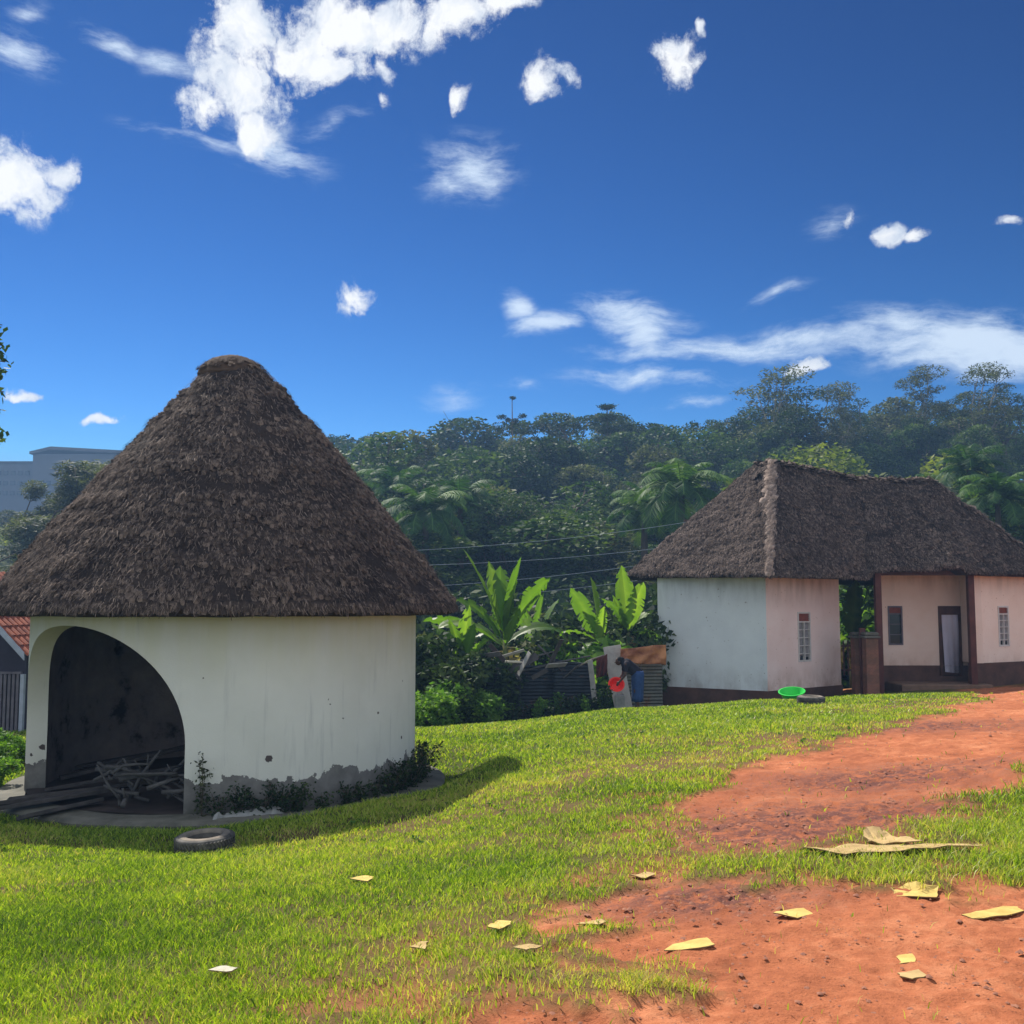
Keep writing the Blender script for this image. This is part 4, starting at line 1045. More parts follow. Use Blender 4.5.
# ------------------------------------------------------------------ far building
def far_building():
    r = empty('apartment_block', (-100, 215, 18), 'long blue-grey concrete block on the far hill at the left horizon', 'building')
    off = Vector(r.location); Y = 205
    def bx(px0, px1, pyt, Yf, dep, name, mat, zb=12):
        x0 = XY(px0, Yf); x1 = XY(px1, Yf); zt = zat(pyt, Yf); m = MB(); m.box(((x0+x1)/2, Yf+dep/2, (zb+zt)/2), (x1-x0, dep, zt-zb)); m.v = [tuple(Vector(v)-off) for v in m.v]; return m.build(name, mat, r)
    bx(-60, 29, 463, Y+2, 14, 'wing', M['far_concrete']); bx(29, 200, 454, Y, 18, 'main_block', M['far_concrete'])
    bx(-60, 28.6, 461.2, Y+1.6, 15, 'roof_edge', M['far_roof'], zat(463, Y+2)+.02)
    m = MB(); x0, xm, x1 = XY(27, Y), XY(48, Y), XY(205, Y); z0 = zat(454.5, Y); za = zat(450, Y); zb = zat(458, Y)
    m.mesh([(x0, Y-.8, z0), (xm, Y-.8, za), (x1, Y-.8, zb), (x1, Y-.8, zb+.5), (xm, Y-.8, za+.6), (x0, Y-.8, z0+.5)] + [(x0, Y+19, z0), (xm, Y+19, za), (x1, Y+19, zb), (x1, Y+19, zb+.5), (xm, Y+19, za+.6), (x0, Y+19, z0+.5)],
           [(0, 1, 4, 5), (1, 2, 3, 4), (11, 10, 7, 6), (10, 9, 8, 7), (5, 4, 10, 11), (4, 3, 9, 10), (0, 6, 7, 1), (1, 7, 8, 2)])
    m.v = [tuple(Vector(v)-off) for v in m.v]; m.build('roof', M['far_roof'], r)
    for row, py in enumerate((473, 483, 493)):
        for k in range(9):
            px = -12+k*7.2
            if px > 26 and not (34 < px < 52 and row): continue
            m = MB(); Yw = Y+1.9 if px < 28 else Y-.1; x = XY(px, Yw); z = zat(py, Yw); m.box((x, Yw, z), (.85, .3, .85)); m.v = [tuple(Vector(v)-off) for v in m.v]; m.build('window', M['glass'], r)
far_building()

# ------------------------------------------------------------------ foliage
def rotq(n, r, bias=None, up=.0):
    """random leaf frames: axis a (length dir) and side b"""
    a = r.normal(size=(n, 3)); a[:, 2] *= .7; a /= np.linalg.norm(a, axis=1)[:, None]
    b = np.cross(a, r.normal(size=(n, 3))); b /= np.linalg.norm(b, axis=1)[:, None]
    return a, b
def leaves(Pp, size, r, tint, aspect=.45, droop=0):
    n = len(Pp); a, b = rotq(n, r)
    if droop: a[:, 2] -= droop; a /= np.linalg.norm(a, axis=1)[:, None]
    s = size*(.6+.8*r.random(n))
    A = a*s[:, None]; B = b*(s*aspect)[:, None]
    V = np.stack([Pp-A*.5, Pp+B*.5-A*.05, Pp+A*.5, Pp-B*.5-A*.05], 1).reshape(-1, 3)
    return V, np.arange(n*4).reshape(n, 4), np.repeat(tint, 4)
def crown_pts(blobs, n, r, shell=.55, gap=.38, seed=0, clump=1.2):
    w = np.array([b[3]*b[4]*b[5] for b in blobs])**.75; w /= w.sum(); k = r.choice(len(blobs), n, p=w)
    B = np.array(blobs)[k]; d = r.normal(size=(n, 3)); d /= np.linalg.norm(d, axis=1)[:, None]
    rad = shell+(1-shell)*r.random(n)**.6; rad *= .82+.36*fbm(B[:, 0]+d[:, 0]*2.2, B[:, 1]+d[:, 1]*2.2, B[:, 2]+d[:, 2]*2.2, 2, seed+3)
    p = B[:, :3]+d*B[:, 3:6]*rad[:, None]
    g = fbm(p[:, 0]*clump, p[:, 1]*clump, p[:, 2]*clump, 3, seed+50)
    keep = g > gap
    return p[keep], g[keep]
def limb_tree(m, blobs, H, r0, r, fork=.45, wob=.03):
    """trunk to the fork then a limb into each blob"""
    top = Vector((0, 0, H*fork)); lean = Vector((r.normal()*wob*H, r.normal()*wob*H, 0))
    pts = [Vector((0, 0, -1.2)), Vector((0, 0, 0))+lean*.0, lean*.4+top*.5, lean+top]
    m.tube(pts, [r0*1.3, r0*1.05, r0*.8, r0*.62], 7)
    for b in blobs:
        c = Vector(b[:3]); s = lean+top*(.7+.3*r.random()) ; mid = s.lerp(c, .5)+Vector((r.normal()*.04*H, r.normal()*.04*H, H*.02))
        rr_ = r0*.42*(.6+.5*(b[3]*b[5])**.25/2)
        m.tube([s, mid, c+Vector((0, 0, b[5]*.3))], [rr_, rr_*.6, rr_*.18], 5)
        for q_ in range(3):
            e = c+Vector((r.normal()*b[3]*.5, r.normal()*b[4]*.5, b[5]*.4*r.normal())); m.tube([mid.lerp(c, .6), e], [rr_*.35, rr_*.08], 4)
def mk_tree(name, blobs, n, leaf, mat, H, r0, seed, bark='bark', gap=.38, shell=.5, fork=.45, clump=1.1, aspect=.5, droop=0):
    r = np.random.default_rng(seed)
    p, g = crown_pts(blobs, n, r, shell, gap, seed, clump)
    tint = np.clip(.12+(g-.36)*2.4+r.normal(size=len(p))*.16, 0, 1)
    V, Q, T = leaves(p, leaf, r, tint, aspect, droop)
    root = bpy.data.objects.new(name, None); root.empty_display_size = .5
    COL.objects.link(root)
    m = MB(); limb_tree(m, blobs, H, r0, r, fork); tr = m.build('trunk', M[bark], root, True)
    cr = bulk('crown', V, Q, M[mat], root, tint=T)
    return root
USED = {}
def place(proto, x, y, s, rz, label, cat, group=None, sz=None, dz=0):
    if proto.name in USED or proto.get('category'):
        o = proto.copy(); COL.objects.link(o)
        for ch in list(proto.children):
            c = ch.copy(); COL.objects.link(c); c.parent = o
    else: o = proto
    for k in ('label', 'category', 'group'):
        if k in o: del o[k]
    USED[proto.name] = 1
    o.location = (x, y, G(x, y)+dz); o.scale = (s, s, sz or s); o.rotation_euler = (0, 0, rz)
    return tag(o, label, cat, group)
def rb(r, n, cx, cz, rx, rz, br):
    out = []
    for i in range(n):
        a = r.random()*2*math.pi; q_ = math.sqrt(r.random()); z = cz+rz*(r.random()*2-1)
        f = math.sqrt(max(.1, 1-((z-cz)/max(rz, .1)*.8)**2)); s = br*(.7+.6*r.random())
        out.append((math.cos(a)*rx*q_*f, math.sin(a)*rx*q_*f, z, s, s, s*.72))
    return out
r_ = np.random.default_rng(11)
# prototypes (real size in metres)
T_round1 = mk_tree('broadleaf_tree', rb(r_, 15, 0, 8.5, 4.2, 3.0, 2.0), 15000, .31, 'leaf_dark', 12, .32, 1, gap=.40)
T_round2 = mk_tree('broadleaf_tree', rb(r_, 12, 0, 7.5, 3.3, 3.4, 1.9), 13000, .31, 'leaf_mid', 11, .28, 2, gap=.41)
T_tall = mk_tree('broadleaf_tree', rb(r_, 16, 0, 10, 3.0, 4.8, 1.8), 14000, .31, 'leaf_dark', 15, .3, 3, gap=.42)
T_wide = mk_tree('broadleaf_tree', rb(r_, 18, 0, 7.0, 5.6, 2.6, 2.0), 17000, .31, 'leaf_mid', 10, .34, 4, gap=.41)
T_olive = mk_tree('broadleaf_tree', rb(r_, 13, 0, 7.0, 3.6, 3.0, 1.8), 13000, .28, 'leaf_olive', 10, .28, 5, gap=.42)
T_yellow = mk_tree('broadleaf_tree', rb(r_, 14, 0, 4.0, 4.4, 1.8, 1.6), 12000, .26, 'leaf_yellow', 6, .22, 6, gap=.42, fork=.3)
T_umb = mk_tree('umbrella_tree', [(x_, y_, 12.2-.012*(x_*x_+y_*y_)*2, 1.7, 1.7, .65) for x_, y_ in [(0, 0), (2.4, .8), (-2.6, .4), (4.6, -.4), (-4.8, .6), (1, -2.6), (-1.4, 2.6), (6.2, .6), (3.3, 2.8), (-3.2, -2.4), (-6.2, -.6)]], 9500, .26, 'leaf_dark', 12.5, .28, 7, gap=.36, fork=.5)
def euc(seed, n=11, H=15, spread=3.2, low=.5, br=1.15):
    r = np.random.default_rng(seed); out = []
    for i in range(n):
        a = r.random()*6.28; f = low+(1-low)*(i+.5)/n; q_ = spread*(1.15-.75*f)*(.35+.65*r.random()); s = br*(.7+.6*r.random())
        out.append((math.cos(a)*q_, math.sin(a)*q_, H*f, s*1.15, s*1.15, s*.62))
    return out
T_euc1 = mk_tree('eucalyptus_tree', euc(21), 7000, .27, 'leaf_olive', 15, .24, 21, 'palebark', .43, .3, .6, 1.5, .3, .4)
T_euc2 = mk_tree('eucalyptus_tree', euc(22, 9, 16, 3.0, .62, 1.2), 6000, .27, 'leaf_olive', 16, .22, 22, 'palebark', .43, .3, .66, 1.5, .3, .4)
T_euc3 = mk_tree('eucalyptus_tree', euc(23, 14, 14, 3.6, .4, 1.3), 9000, .27, 'leaf_dark', 14, .26, 23, 'bark', .43, .3, .5, 1.5, .35, .3)
T_shrub1 = mk_tree('shrub', rb(r_, 9, 0, 1.3, 1.7, .8, .95), 4200, .26, 'leaf_mid', 2, .07, 31, gap=.4, fork=.2, clump=2)
T_shrub2 = mk_tree('shrub', rb(r_, 9, 0, 1.6, 1.5, 1.1, .9), 4200, .27, 'leaf_dark', 2.4, .07, 32, gap=.4, fork=.2, clump=2)
T_shrub3 = mk_tree('shrub', rb(r_, 8, 0, 1.1, 1.7, .6, .85), 2600, .30, 'leaf_bright', 1.8, .06, 33, gap=.41, fork=.2, clump=2)
T_shrub4 = mk_tree('shrub', rb(r_, 9, 0, 1.5, 1.8, 1.0, .9), 4200, .25, 'leaf_olive', 2.2, .07, 34, gap=.41, fork=.2, clump=2)
# feathery casuarina-like tree at the left
T_cas = mk_tree('feathery_tree', [(r_.normal()*1.6*(1.15-i/26), r_.normal()*1.6*(1.15-i/26), 3+i*.46, 1.25-.03*i, 1.25-.03*i, 1.0) for i in range(22)], 30000, .36, 'leaf_olive', 13, .2, 41, 'bark', .28, .1, .8, 1.3, .16, .6)

def araucaria(name, H, base, tiers, spread, mat='leaf_dark', seed=3, tuft=True, poof=None):
    r = np.random.default_rng(seed); root = bpy.data.objects.new(name, None); COL.objects.link(root)
    m = MB(); m.tube([(0, 0, -1), (0, 0, H*.5), (0.05, 0, H)], [.2, .13, .035], 7)
    pts = []; tt = []
    for i in range(tiers):
        f = i/(tiers-1) if tiers > 1 else 0; z = base+(H-base)*f; L = spread*(1-f*.82)*(1 if poof is None else poof[i])
        nb = 7
        for k in range(nb):
            a = 2*math.pi*(k+r.random()*.5)/nb+i; e = Vector((math.cos(a)*L, math.sin(a)*L, z+L*.22)); s = Vector((0, 0, z)); mid = s.lerp(e, .55)-Vector((0, 0, L*.05))
            m.tube([s, mid, e], [.04, .03, .015], 4)
            q_ = int(70+60*L)
            u = r.random(q_)**.6; pp = np.array([s.lerp(e, float(v)) for v in u])+r.normal(size=(q_, 3))*np.array([.16, .16, .10])*(1 if not tuft else 1.2)
            pts.append(pp)
    p = np.concatenate(pts); V, Q, T = leaves(p, .24, r, np.clip(.3+r.normal(size=len(p))*.2, 0, 1), .3)
    m.build('trunk', M['bark'], root, True); bulk('crown', V, Q, M[mat], root, tint=T); return root
T_arau = araucaria('araucaria_tree', 15.5, 3, 11, 3.4)
def poletree():
    r = np.random.default_rng(9); root = bpy.data.objects.new('pole_tree', None); COL.objects.link(root); H = 20
    m = MB(); m.tube([(0, 0, -1), (.1, 0, H*.5), (0, 0, H)], [.2, .12, .04], 7); P_ = []
    for (x_, z_, s) in ((0.1, H, .42), (-1.2, H-2.6, .6), (-.45, H-3.0, .45), (1.2, H-2.5, .6), (.4, H-3.1, .45), (.6, H-7.0, .6), (1.5, H-6.8, .6), (-.5, H-7.6, .6), (1.2, H-7.8, .5)):
        m.tube([(0, 0, z_-.4), (x_*.6, 0, z_-.3), (x_, 0, z_)], [.05, .04, .02], 4)
        n = int(300*s); d = r.normal(size=(n, 3)); d /= np.linalg.norm(d, axis=1)[:, None]; P_.append(np.array([x_, 0, z_])+d*np.array([s, s, s*.6])*r.random(n)[:, None]**.5)
    p = np.concatenate(P_); V, Q, T = leaves(p, .26, r, np.clip(.2+r.normal(size=len(p))*.15, 0, 1), .35)
    m.build('trunk', M['bark'], root, True); bulk('crown', V, Q, M['leaf_dark'], root, tint=T); return root
T_pole = poletree()

def palm(name, H, nf, L, seed, up=.9):
    r = np.random.default_rng(seed); root = bpy.data.objects.new(name, None); COL.objects.link(root)
    m = MB(); pts = [(0, 0, -.8)]+[(math.sin(k*.6)*.06, 0, H*k/5) for k in range(6)]; m.tube(pts, [.34, .3, .26, .26, .28, .32, .2], 9)
    m.build('trunk', M['bark'], root, True)
    V = []; T = []; m2 = MB()
    for i in range(nf):
        a = 2.4*i+r.random()*.4; e0 = R(85-100*(i/nf)**.9+r.normal()*6); ln = L*(.8+.3*r.random()); p = Vector((0, 0, H)); seg = 22
        hd = Vector((math.cos(a), math.sin(a), 0)); tn = r.random()
        for k in range(seg):
            f = k/seg; e = e0-1.9*f**1.5; d = hd*math.cos(e)+Vector((0, 0, 1))*math.sin(e); q_ = p+d*ln/seg
            side = d.cross(Vector((0, 0, 1)));
            if side.length < .01: side = Vector((-hd.y, hd.x, 0))
            side.normalize(); upv = side.cross(d)
            w = ln*.24*math.sin(math.pi*min(1, f*.86+.12))**.7
            if k > 1:
                for sg in (-1, 1):
                    for j2 in range(3):
                        o_ = p+d*ln/seg*(j2/3); tip = o_+side*sg*w*(.85+.2*r.random())+d*w*.45-Vector((0, 0, 1))*w*(.28+.4*r.random()); hw = d*.035*L/4.5
                        V += [o_-hw, o_+hw, tip.lerp(o_, .35)+hw*1.3, tip]; T += [np.clip(.25+.45*tn+r.normal()*.13, 0, 1)]*4
            V += [p-side*.03, p+side*.03, q_+side*.03, q_-side*.03]; T += [.7]*4
            p = q_
    V = np.array([tuple(v) for v in V]); bulk('crown', V, np.arange(len(V)).reshape(-1, 4), M['palm_leaf'], root, tint=T); return root
T_palm1 = palm('oil_palm', 3.5, 26, 4.6, 5); T_palm2 = palm('oil_palm', 5.0, 24, 4.4, 6)

def banana(name, H, nl, L, seed, spread=1.0, spec=None):
    """pseudostem and big arching split leaves, each leaf a part"""
    r = np.random.default_rng(seed); root = bpy.data.objects.new(name, None); COL.objects.link(root)
    m = MB(); m.tube([(0, 0, -.5), (.02, 0, H*.5), (0, 0, H)], [.14, .11, .06], 9); m.build('stem', M['banana_stem'], root, True)
    for i in range(nl):
        if spec: az, el, ln, cv = spec[i]
        else: az = 2.4*i+r.random(); el = R(88-62*(i/nl)); ln = L*(.8+.35*r.random()); cv = .7+1.3*(i/nl)*spread
        seg = 16; p = Vector((0, 0, H-.12*i/nl*H)); hd = Vector((math.cos(az), math.sin(az), 0)); pts = []
        for k in range(seg+1):
            f = k/seg; e = el-cv*f**1.6; d = hd*math.cos(e)+Vector((0, 0, 1))*math.sin(e); pts.append((p.copy(), d.copy())); p = p+d*ln/seg
        V = []; T = []; Q = []; tn = r.random()
        tw = r.normal()*.5
        for k in range(seg+1):
            f = k/seg; pp, d = pts[k]; side = d.cross(Vector((0, 0, 1)))
            if side.length < .05: side = Vector((-hd.y, hd.x, 0))
            side.normalize(); up = side.cross(d); side = side*math.cos(tw)+up*math.sin(tw); up = side.cross(d)
            w = 0.03 if f < .16 else ln*.150*math.sin(math.pi*min(1, (f-.16)/.84*.93+.07))**.55
            vfold = .25
            for j in (-2, -1, 0, 1, 2):
                q_ = pp+side*(w*j/2)+up*(abs(j)/2*w*vfold)+Vector((0, 0, -1))*(w*.12*(j*j/4))
                V.append(q_); T.append(np.clip(.5+.3*(tn-.5)+(.15 if j == 0 else 0)+r.normal()*.04, 0, 1))
        # split edges: separate quads with missing / sagging strips
        VV = []; TT = []; cnt = 0
        for k in range(seg):
            for j in range(4):
                torn = (j in (0, 3)) and k > 3 and r.random() < .55
                a = [V[k*5+j], V[k*5+j+1], V[(k+1)*5+j+1], V[(k+1)*5+j]]; t4 = [T[k*5+j], T[k*5+j+1], T[(k+1)*5+j+1], T[(k+1)*5+j]]
                if torn:
                    sag = Vector((0, 0, -ln*.06*r.random())); sh = (a[2]-a[1])*(-.6 if r.random() < .5 else .5)
                    o_i = (0, 3) if j == 0 else (1, 2)
                    for o_ in o_i: a[o_] = a[o_]+sag+sh*.4
                    hi = o_i[1]; a[hi] = a[hi].lerp(a[o_i[0]], .4)
                VV += a; TT += t4
        V_ = np.array([tuple(v) for v in VV]); Qd = np.arange(len(V_)).reshape(-1, 4)
        bulk('leaf', V_, Qd, M['banana_leaf'], root, tint=TT, smooth=False)
    return root
# two named banana clumps seen between the huts and ones behind the gate (leaf list: azimuth, elevation, length, curl)
def U(px, py, Y, b):       # helper: azimuth/elevation/length from base point to a tip seen at a pixel
    t = Vector(P(px, py, Y))-Vector(b); return math.atan2(t.y, t.x), math.atan2(t.z, math.hypot(t.x, t.y)), t.length
def dead_leaves(root, H, n, L, seed):
    r = np.random.default_rng(seed)
    for i in range(n):
        az = r.random()*6.28; hd = Vector((math.cos(az), math.sin(az), 0)); p = Vector((0, 0, H*(.75+.2*r.random()))); e = .3+.4*r.random(); ln = L*(.7+.5*r.random()); V = []; T = []
        for k in range(12):
            f = k/12; e2 = e-2.6*f**.8; d = hd*math.cos(e2)*.6+Vector((0, 0, 1))*math.sin(e2); q_ = p+d*ln/12; sd = Vector((-hd.y, hd.x, 0)); w = ln*.06*(1+.8*r.random())*(1 if k < 10 else .4)
            V += [p-sd*w, p+sd*w*.7+hd*w*r.random(), q_+sd*w*.8, q_-sd*w*(.5+r.random())-hd*w*r.random()]; T += [r.random()]*4; p = q_
        bulk('dead_leaf', np.array([tuple(v) for v in V]), np.arange(48).reshape(-1, 4), M['dry_leaf'], root, tint=T)
def banana_aimed(px, Y, pyb, tips, label, group, seed):
    b = P(px, pyb, Y); gz = G(b[0], b[1]); H = b[2]-gz; spec = []
    r = random.Random(seed)
    for (tx, ty, c) in tips:
        az, el, ln = U(tx, ty, Y+r.uniform(-.8, .8), b); cv = c
        spec.append((az, min(el+cv*.45, 1.5), ln*(1+.10*abs(cv)), cv))
    o = banana('banana_plant', H, len(tips), 1, seed, spec=spec); o.location = (b[0], b[1], gz); tag(o, label, 'banana plant', group); dead_leaves(o, H, 5, 1.3, seed+40)
BG = 'banana plants between the huts'
banana_aimed(505, 29, 640, [(462, 552, .25), (488, 562, .2), (500, 565, .1), (522, 556, .15), (512, 572, .2), (552, 578, .5), (540, 592, .6), (562, 640, 1.5), (455, 600, .8), (440, 632, 1.3), (470, 640, 1.3), (530, 668, 1.8), (425, 622, .9), (520, 600, .2), (480, 600, .3)], 'large banana plant with many tall split leaves between the two huts', BG, 1)
banana_aimed(462, 28.2, 672, [(422, 650, .9), (430, 628, .8), (448, 620, .5), (475, 622, .3), (490, 640, .8), (500, 668, 1.3), (425, 690, 1.5), (470, 600, .2)], 'drooping banana plant nearest the right side of the round hut', BG, 2)
banana_aimed(600, 30, 640, [(570, 590, .25), (577, 600, .3), (590, 575, .15), (560, 636, 1.2), (615, 625, .4), (585, 650, 1.5), (604, 600, .2)], 'banana plant with one broad sunlit leaf above the corrugated fence', BG, 3)
banana_aimed(628, 30.5, 632, [(621, 566, .1), (644, 583, .35), (655, 612, .9), (600, 600, .9), (660, 640, 1.4), (612, 590, .2), (640, 600, .4), (608, 645, 1.4)], 'banana plant with two upright lime leaves beside the house eave', BG, 4)
banana_aimed(852, 36, 640, [(845, 590, .2), (862, 586, .1), (872, 600, .5), (838, 612, 1.0), (868, 625, 1.2), (840, 640, 1.5), (856, 575, .1), (880, 615, .9)], 'banana plant seen through the gateway gap', BG, 5)
banana_aimed(535, 33, 650, [(520, 610, .3), (560, 600, .4), (545, 590, .2), (575, 640, 1.3), (510, 650, 1.4), (550, 665, 1.7)], 'smaller banana plant half hidden behind the large one', BG, 6)

# ---- distant trees. helper: put a tree so that its top shows at (px, py) at distance Y
WIDE = 1.2
def tree_at(proto, Hp, px, pytop, Y, rz, label, cat='tree', group=None, wide=1.0):
    x = XY(px, Y); zt = zat(pytop, Y); g = G(x, Y); s = max(.25, (zt-g)/Hp); wide *= WIDE
    o = place(proto, x, Y, s*wide, rz, label, cat, group, sz=s); return o
HT = {T_round1: 12.6, T_round2: 12.3, T_tall: 16.2, T_wide: 10.9, T_olive: 11.2, T_yellow: 6.8, T_umb: 12.7, T_euc1: 15.2, T_euc2: 16.0, T_euc3: 14.2, T_arau: 15.6, T_pole: 20.4, T_cas: 14.2}
GH = 'trees on the hillside'
named = [
 (T_cas, 78, 449, 62, .3, 'feathery olive tree in front of the far grey block', 1.9),
 (T_round1, 343, 444, 105, .1, 'small dark tree just right of the round roof on the skyline', .8),
 (T_round2, 398, 441, 108, 1.1, 'rounded tree first on the skyline right of the round roof', .9),
 (T_round1, 462, 418, 112, .6, 'big dome-crowned dark tree left of the thin pole tree', 1.3),
 (T_pole, 512, 395, 100, 0.0, 'thin pole-like tree with sparse tufts standing above the skyline', 1.0),
 (T_tall, 550, 432, 108, .4, 'rounded tree just right of the thin pole tree', .9),
 (T_umb, 588, 418, 104, .2, 'flat-topped umbrella tree with bare limbs left of the araucaria', 1.05),
 (T_arau, 608, 407, 98, .2, 'araucaria with tiered branches in the centre of the skyline', 1.0),
 (T_tall, 634, 415, 106, 2.1, 'tall dense tree right of the araucaria', .95),
 (T_wide, 668, 421, 110, 1.0, 'wide dark tree above the left end of the house roof', .9),
 (T_round1, 715, 412, 100, 2.0, 'dense dark tree above the house roof peak', .95),
 (T_euc1, 778, 371, 96, .8, 'tall airy eucalyptus rising above the house ridge', 1.35),
 (T_euc2, 838, 386, 100, 2.6, 'slim airy eucalyptus right of the tallest one over the ridge', 1.05),
 (T_olive, 872, 397, 108, .7, 'grey-green rounded tree right of the slim eucalyptus', 1.0),
 (T_euc2, 928, 371, 98, .9, 'airy eucalyptus with bare limbs left of the right-hand one', 1.15),
 (T_round2, 900, 404, 112, .9, 'rounded green tree below the bare-limbed eucalyptus', .9),
 (T_tall, 948, 400, 108, 1.9, 'dark full tree between the two right-hand eucalyptus trees', .85),
 (T_euc1, 992, 364, 92, 2.2, 'tall eucalyptus with a bare lower trunk at the right edge', 1.3),
 (T_wide, 1030, 410, 104, 1.4, 'broad tree cut off by the right edge of the photo', .9),
 (T_euc3, 792, 388, 99, 3.3, 'fuller dark eucalyptus leaning against the tallest one over the ridge', 1.2),
 (T_euc3, 756, 404, 103, 5.0, 'loose dark eucalyptus left of the tallest one over the ridge', 1.1),
 (T_euc3, 1012, 386, 96, 1.2, 'dark loose eucalyptus at the right edge behind the bare-trunked one', 1.1),
 (T_euc3, 966, 392, 99, 4.1, 'dark loose eucalyptus just left of the bare-trunked one', 1.0),
 (T_euc3, 858, 402, 104, 2.0, 'dark loose eucalyptus between the slim one and the grey-green tree', 1.0),
 (T_round1, 440, 430, 109, 4.0, 'dark shoulder tree left of the big dome-crowned tree', 1.1),
 (T_cas, 50, 474, 66, 2.2, 'lower feathery olive tree at the left in front of the grey block', 1.6),
 (T_cas, 104, 455, 60, 4.2, 'feathery olive tree touching the left slope of the round roof', 1.6),
 (T_yellow, 868, 441, 70, .2, 'yellow-green spreading tree just above the house ridge', 1.1),
]
for pr, px, py, Y, rz, lab, wd in named: tree_at(pr, HT[pr], px, py, Y, rz, lab, 'tree', GH, wd)
rf = random.Random(8)
fill = [T_round1, T_round2, T_tall, T_wide, T_olive, T_euc3]
KN = {T_round1: 'dark leafy tree', T_round2: 'mid green leafy tree', T_tall: 'tall dark leafy tree', T_wide: 'wide leafy tree', T_olive: 'grey-green leafy tree', T_euc3: 'loose dark eucalyptus'}
for i in range(62):
    px = 345+i*11.6+rf.uniform(-6, 6); Y = rf.uniform(82, 118); py = 444+rf.uniform(-20, 26) if px < 720 else 426+rf.uniform(-20, 30)
    pr = fill[i % 6 if i % 6 != 5 or i % 4 == 0 else 1]; tree_at(pr, HT[pr], px, py, Y, rf.uniform(0, 6), KN[pr]+' packed among others along the hilltop wood', 'tree', GH, rf.uniform(.85, 1.15))
for i in range(58):
    px = 330+i*12.4+rf.uniform(-9, 9); Y = rf.uniform(54, 80); py = rf.uniform(480, 560) if px < 740 else rf.uniform(452, 520)
    if abs(px-868) < 30: py += 25
    if px > 900: py = rf.uniform(478, 520)
    pr = fill[(i*7+3) % 6]; tree_at(pr, HT[pr], px, py, Y, rf.uniform(0, 6), KN[pr]+' in the lower wood on the slope below the skyline', 'tree', GH, rf.uniform(1.1, 1.7))
for i in range(16):
    px = -40+i*10+rf.uniform(-6, 6); Y = rf.uniform(90, 150); py = 508+rf.uniform(-6, 40); pr = [T_olive, T_round2, T_yellow][i % 3]
    tree_at(pr, HT[pr], px, py, Y, rf.uniform(0, 6), 'pale green tree on the left hillside below the grey block', 'tree', GH, 1.3)
# palms
for (pr, px, py, Y, sc, rz, lab) in [
    (T_palm1, 425, 512, 52, 0.59, .3, 'oil palm just right of the round roof'), (T_palm2, 460, 504, 58, 0.62, 1.2, 'oil palm with arching fronds left of centre below the wood'),
    (T_palm1, 395, 492, 64, 0.67, 2.0, 'oil palm partly hidden by the slope of the round roof'), (T_palm2, 500, 524, 60, 0.50, 2.6, 'smaller oil palm below the thin pole tree'),
    (T_palm1, 682, 492, 52, 0.67, .9, 'bright oil palm rising behind the left end of the house roof'), (T_palm2, 645, 512, 56, 0.59, 2.9, 'oil palm with drooping fronds left of the bright one'),
    (T_palm2, 972, 470, 58, 0.56, .5, 'tall palm above the right slope of the house roof'), (T_palm1, 1000, 497, 50, 0.50, 1.9, 'low palm at the right edge above the roof slope'),
    (T_palm1, 940, 492, 62, 0.45, 2.9, 'small palm behind the right end of the ridge')]:
    x = XY(px, Y); zt = zat(py, Y); H0 = 3.5 if pr is T_palm1 else 5.0; o = place(pr, x, Y, sc, rz, lab, 'palm', 'oil palms'); 
    o.location.z = zt-H0*sc
    g = G(x, Y)
    # stretch only the trunk down to the ground
    for ch in o.children:
        if ch.name.startswith('trunk') and o.location.z > g:
            ch.scale = (1, 1, 1); k = (H0*sc+(o.location.z-g))/(H0*sc); ch.location = (0, 0, H0*(1-k)); ch.scale = (1, 1, k)
        elif ch.name.startswith('trunk'): ch.scale = (1, 1, 1); ch.location = (0, 0, 0)
# shrubs on the slope and in the hollow
shr = [T_shrub1, T_shrub2, T_shrub3, T_shrub4]; SN = {T_shrub1: 'mid green', T_shrub2: 'dark', T_shrub3: 'bright green', T_shrub4: 'grey-green'}
for i in range(70):
    px = 350+i*9.4+rf.uniform(-8, 8); Y = rf.uniform(38, 62); x = XY(px, Y); pr = shr[(i*5+1) % 4]
    place(pr, x, Y, rf.uniform(1.0, 1.9), rf.uniform(0, 6), SN[pr]+' bush in the thicket covering the slope behind the huts', 'bush', 'bushes on the slope')
for i in range(24):
    px = 405+i*11.5+rf.uniform(-6, 6); Y = rf.uniform(30.5, 36); x = XY(px, Y); pr = shr[(i*3) % 4]
    if 640 < px < 850: Y += 7; x = XY(px, Y)
    place(pr, x, Y, rf.uniform(.7, 1.1), rf.uniform(0, 6), SN[pr]+' bush in the hollow behind the iron fence', 'bush', 'bushes in the hollow')
for i, (px, Y, s, pr) in enumerate([(425, 25.2, .42, T_shrub3), (440, 25.6, .5, T_shrub3), (455, 25.9, .4, T_shrub1), (468, 26.2, .45, T_shrub3), (482, 26.6, .38, T_shrub3), (432, 24.6, .35, T_shrub3), (448, 27.0, .6, T_shrub2), (478, 27.6, .6, T_shrub2), (425, 27.5, .8, T_shrub2)]):
    place(pr, XY(px, Y), Y, s, i*1.3, ('bright green' if pr is T_shrub3 else 'dark' if pr is T_shrub2 else 'mid green')+' low bush at the lawn edge right of the round hut', 'bush', 'low bushes at the lawn edge')
for i, (px, Y, s) in enumerate([(-8, 17.0, .22), (10, 17.4, .25), (20, 17.9, .2), (-20, 18, .3), (6, 15.4, .2), (-12, 15.6, .22)]):
    place(T_shrub3, XY(px, Y), Y, s, i*1.7, 'bright sunlit bush left of the round hut below the shutter', 'bush', 'sunlit bushes left of the hut')
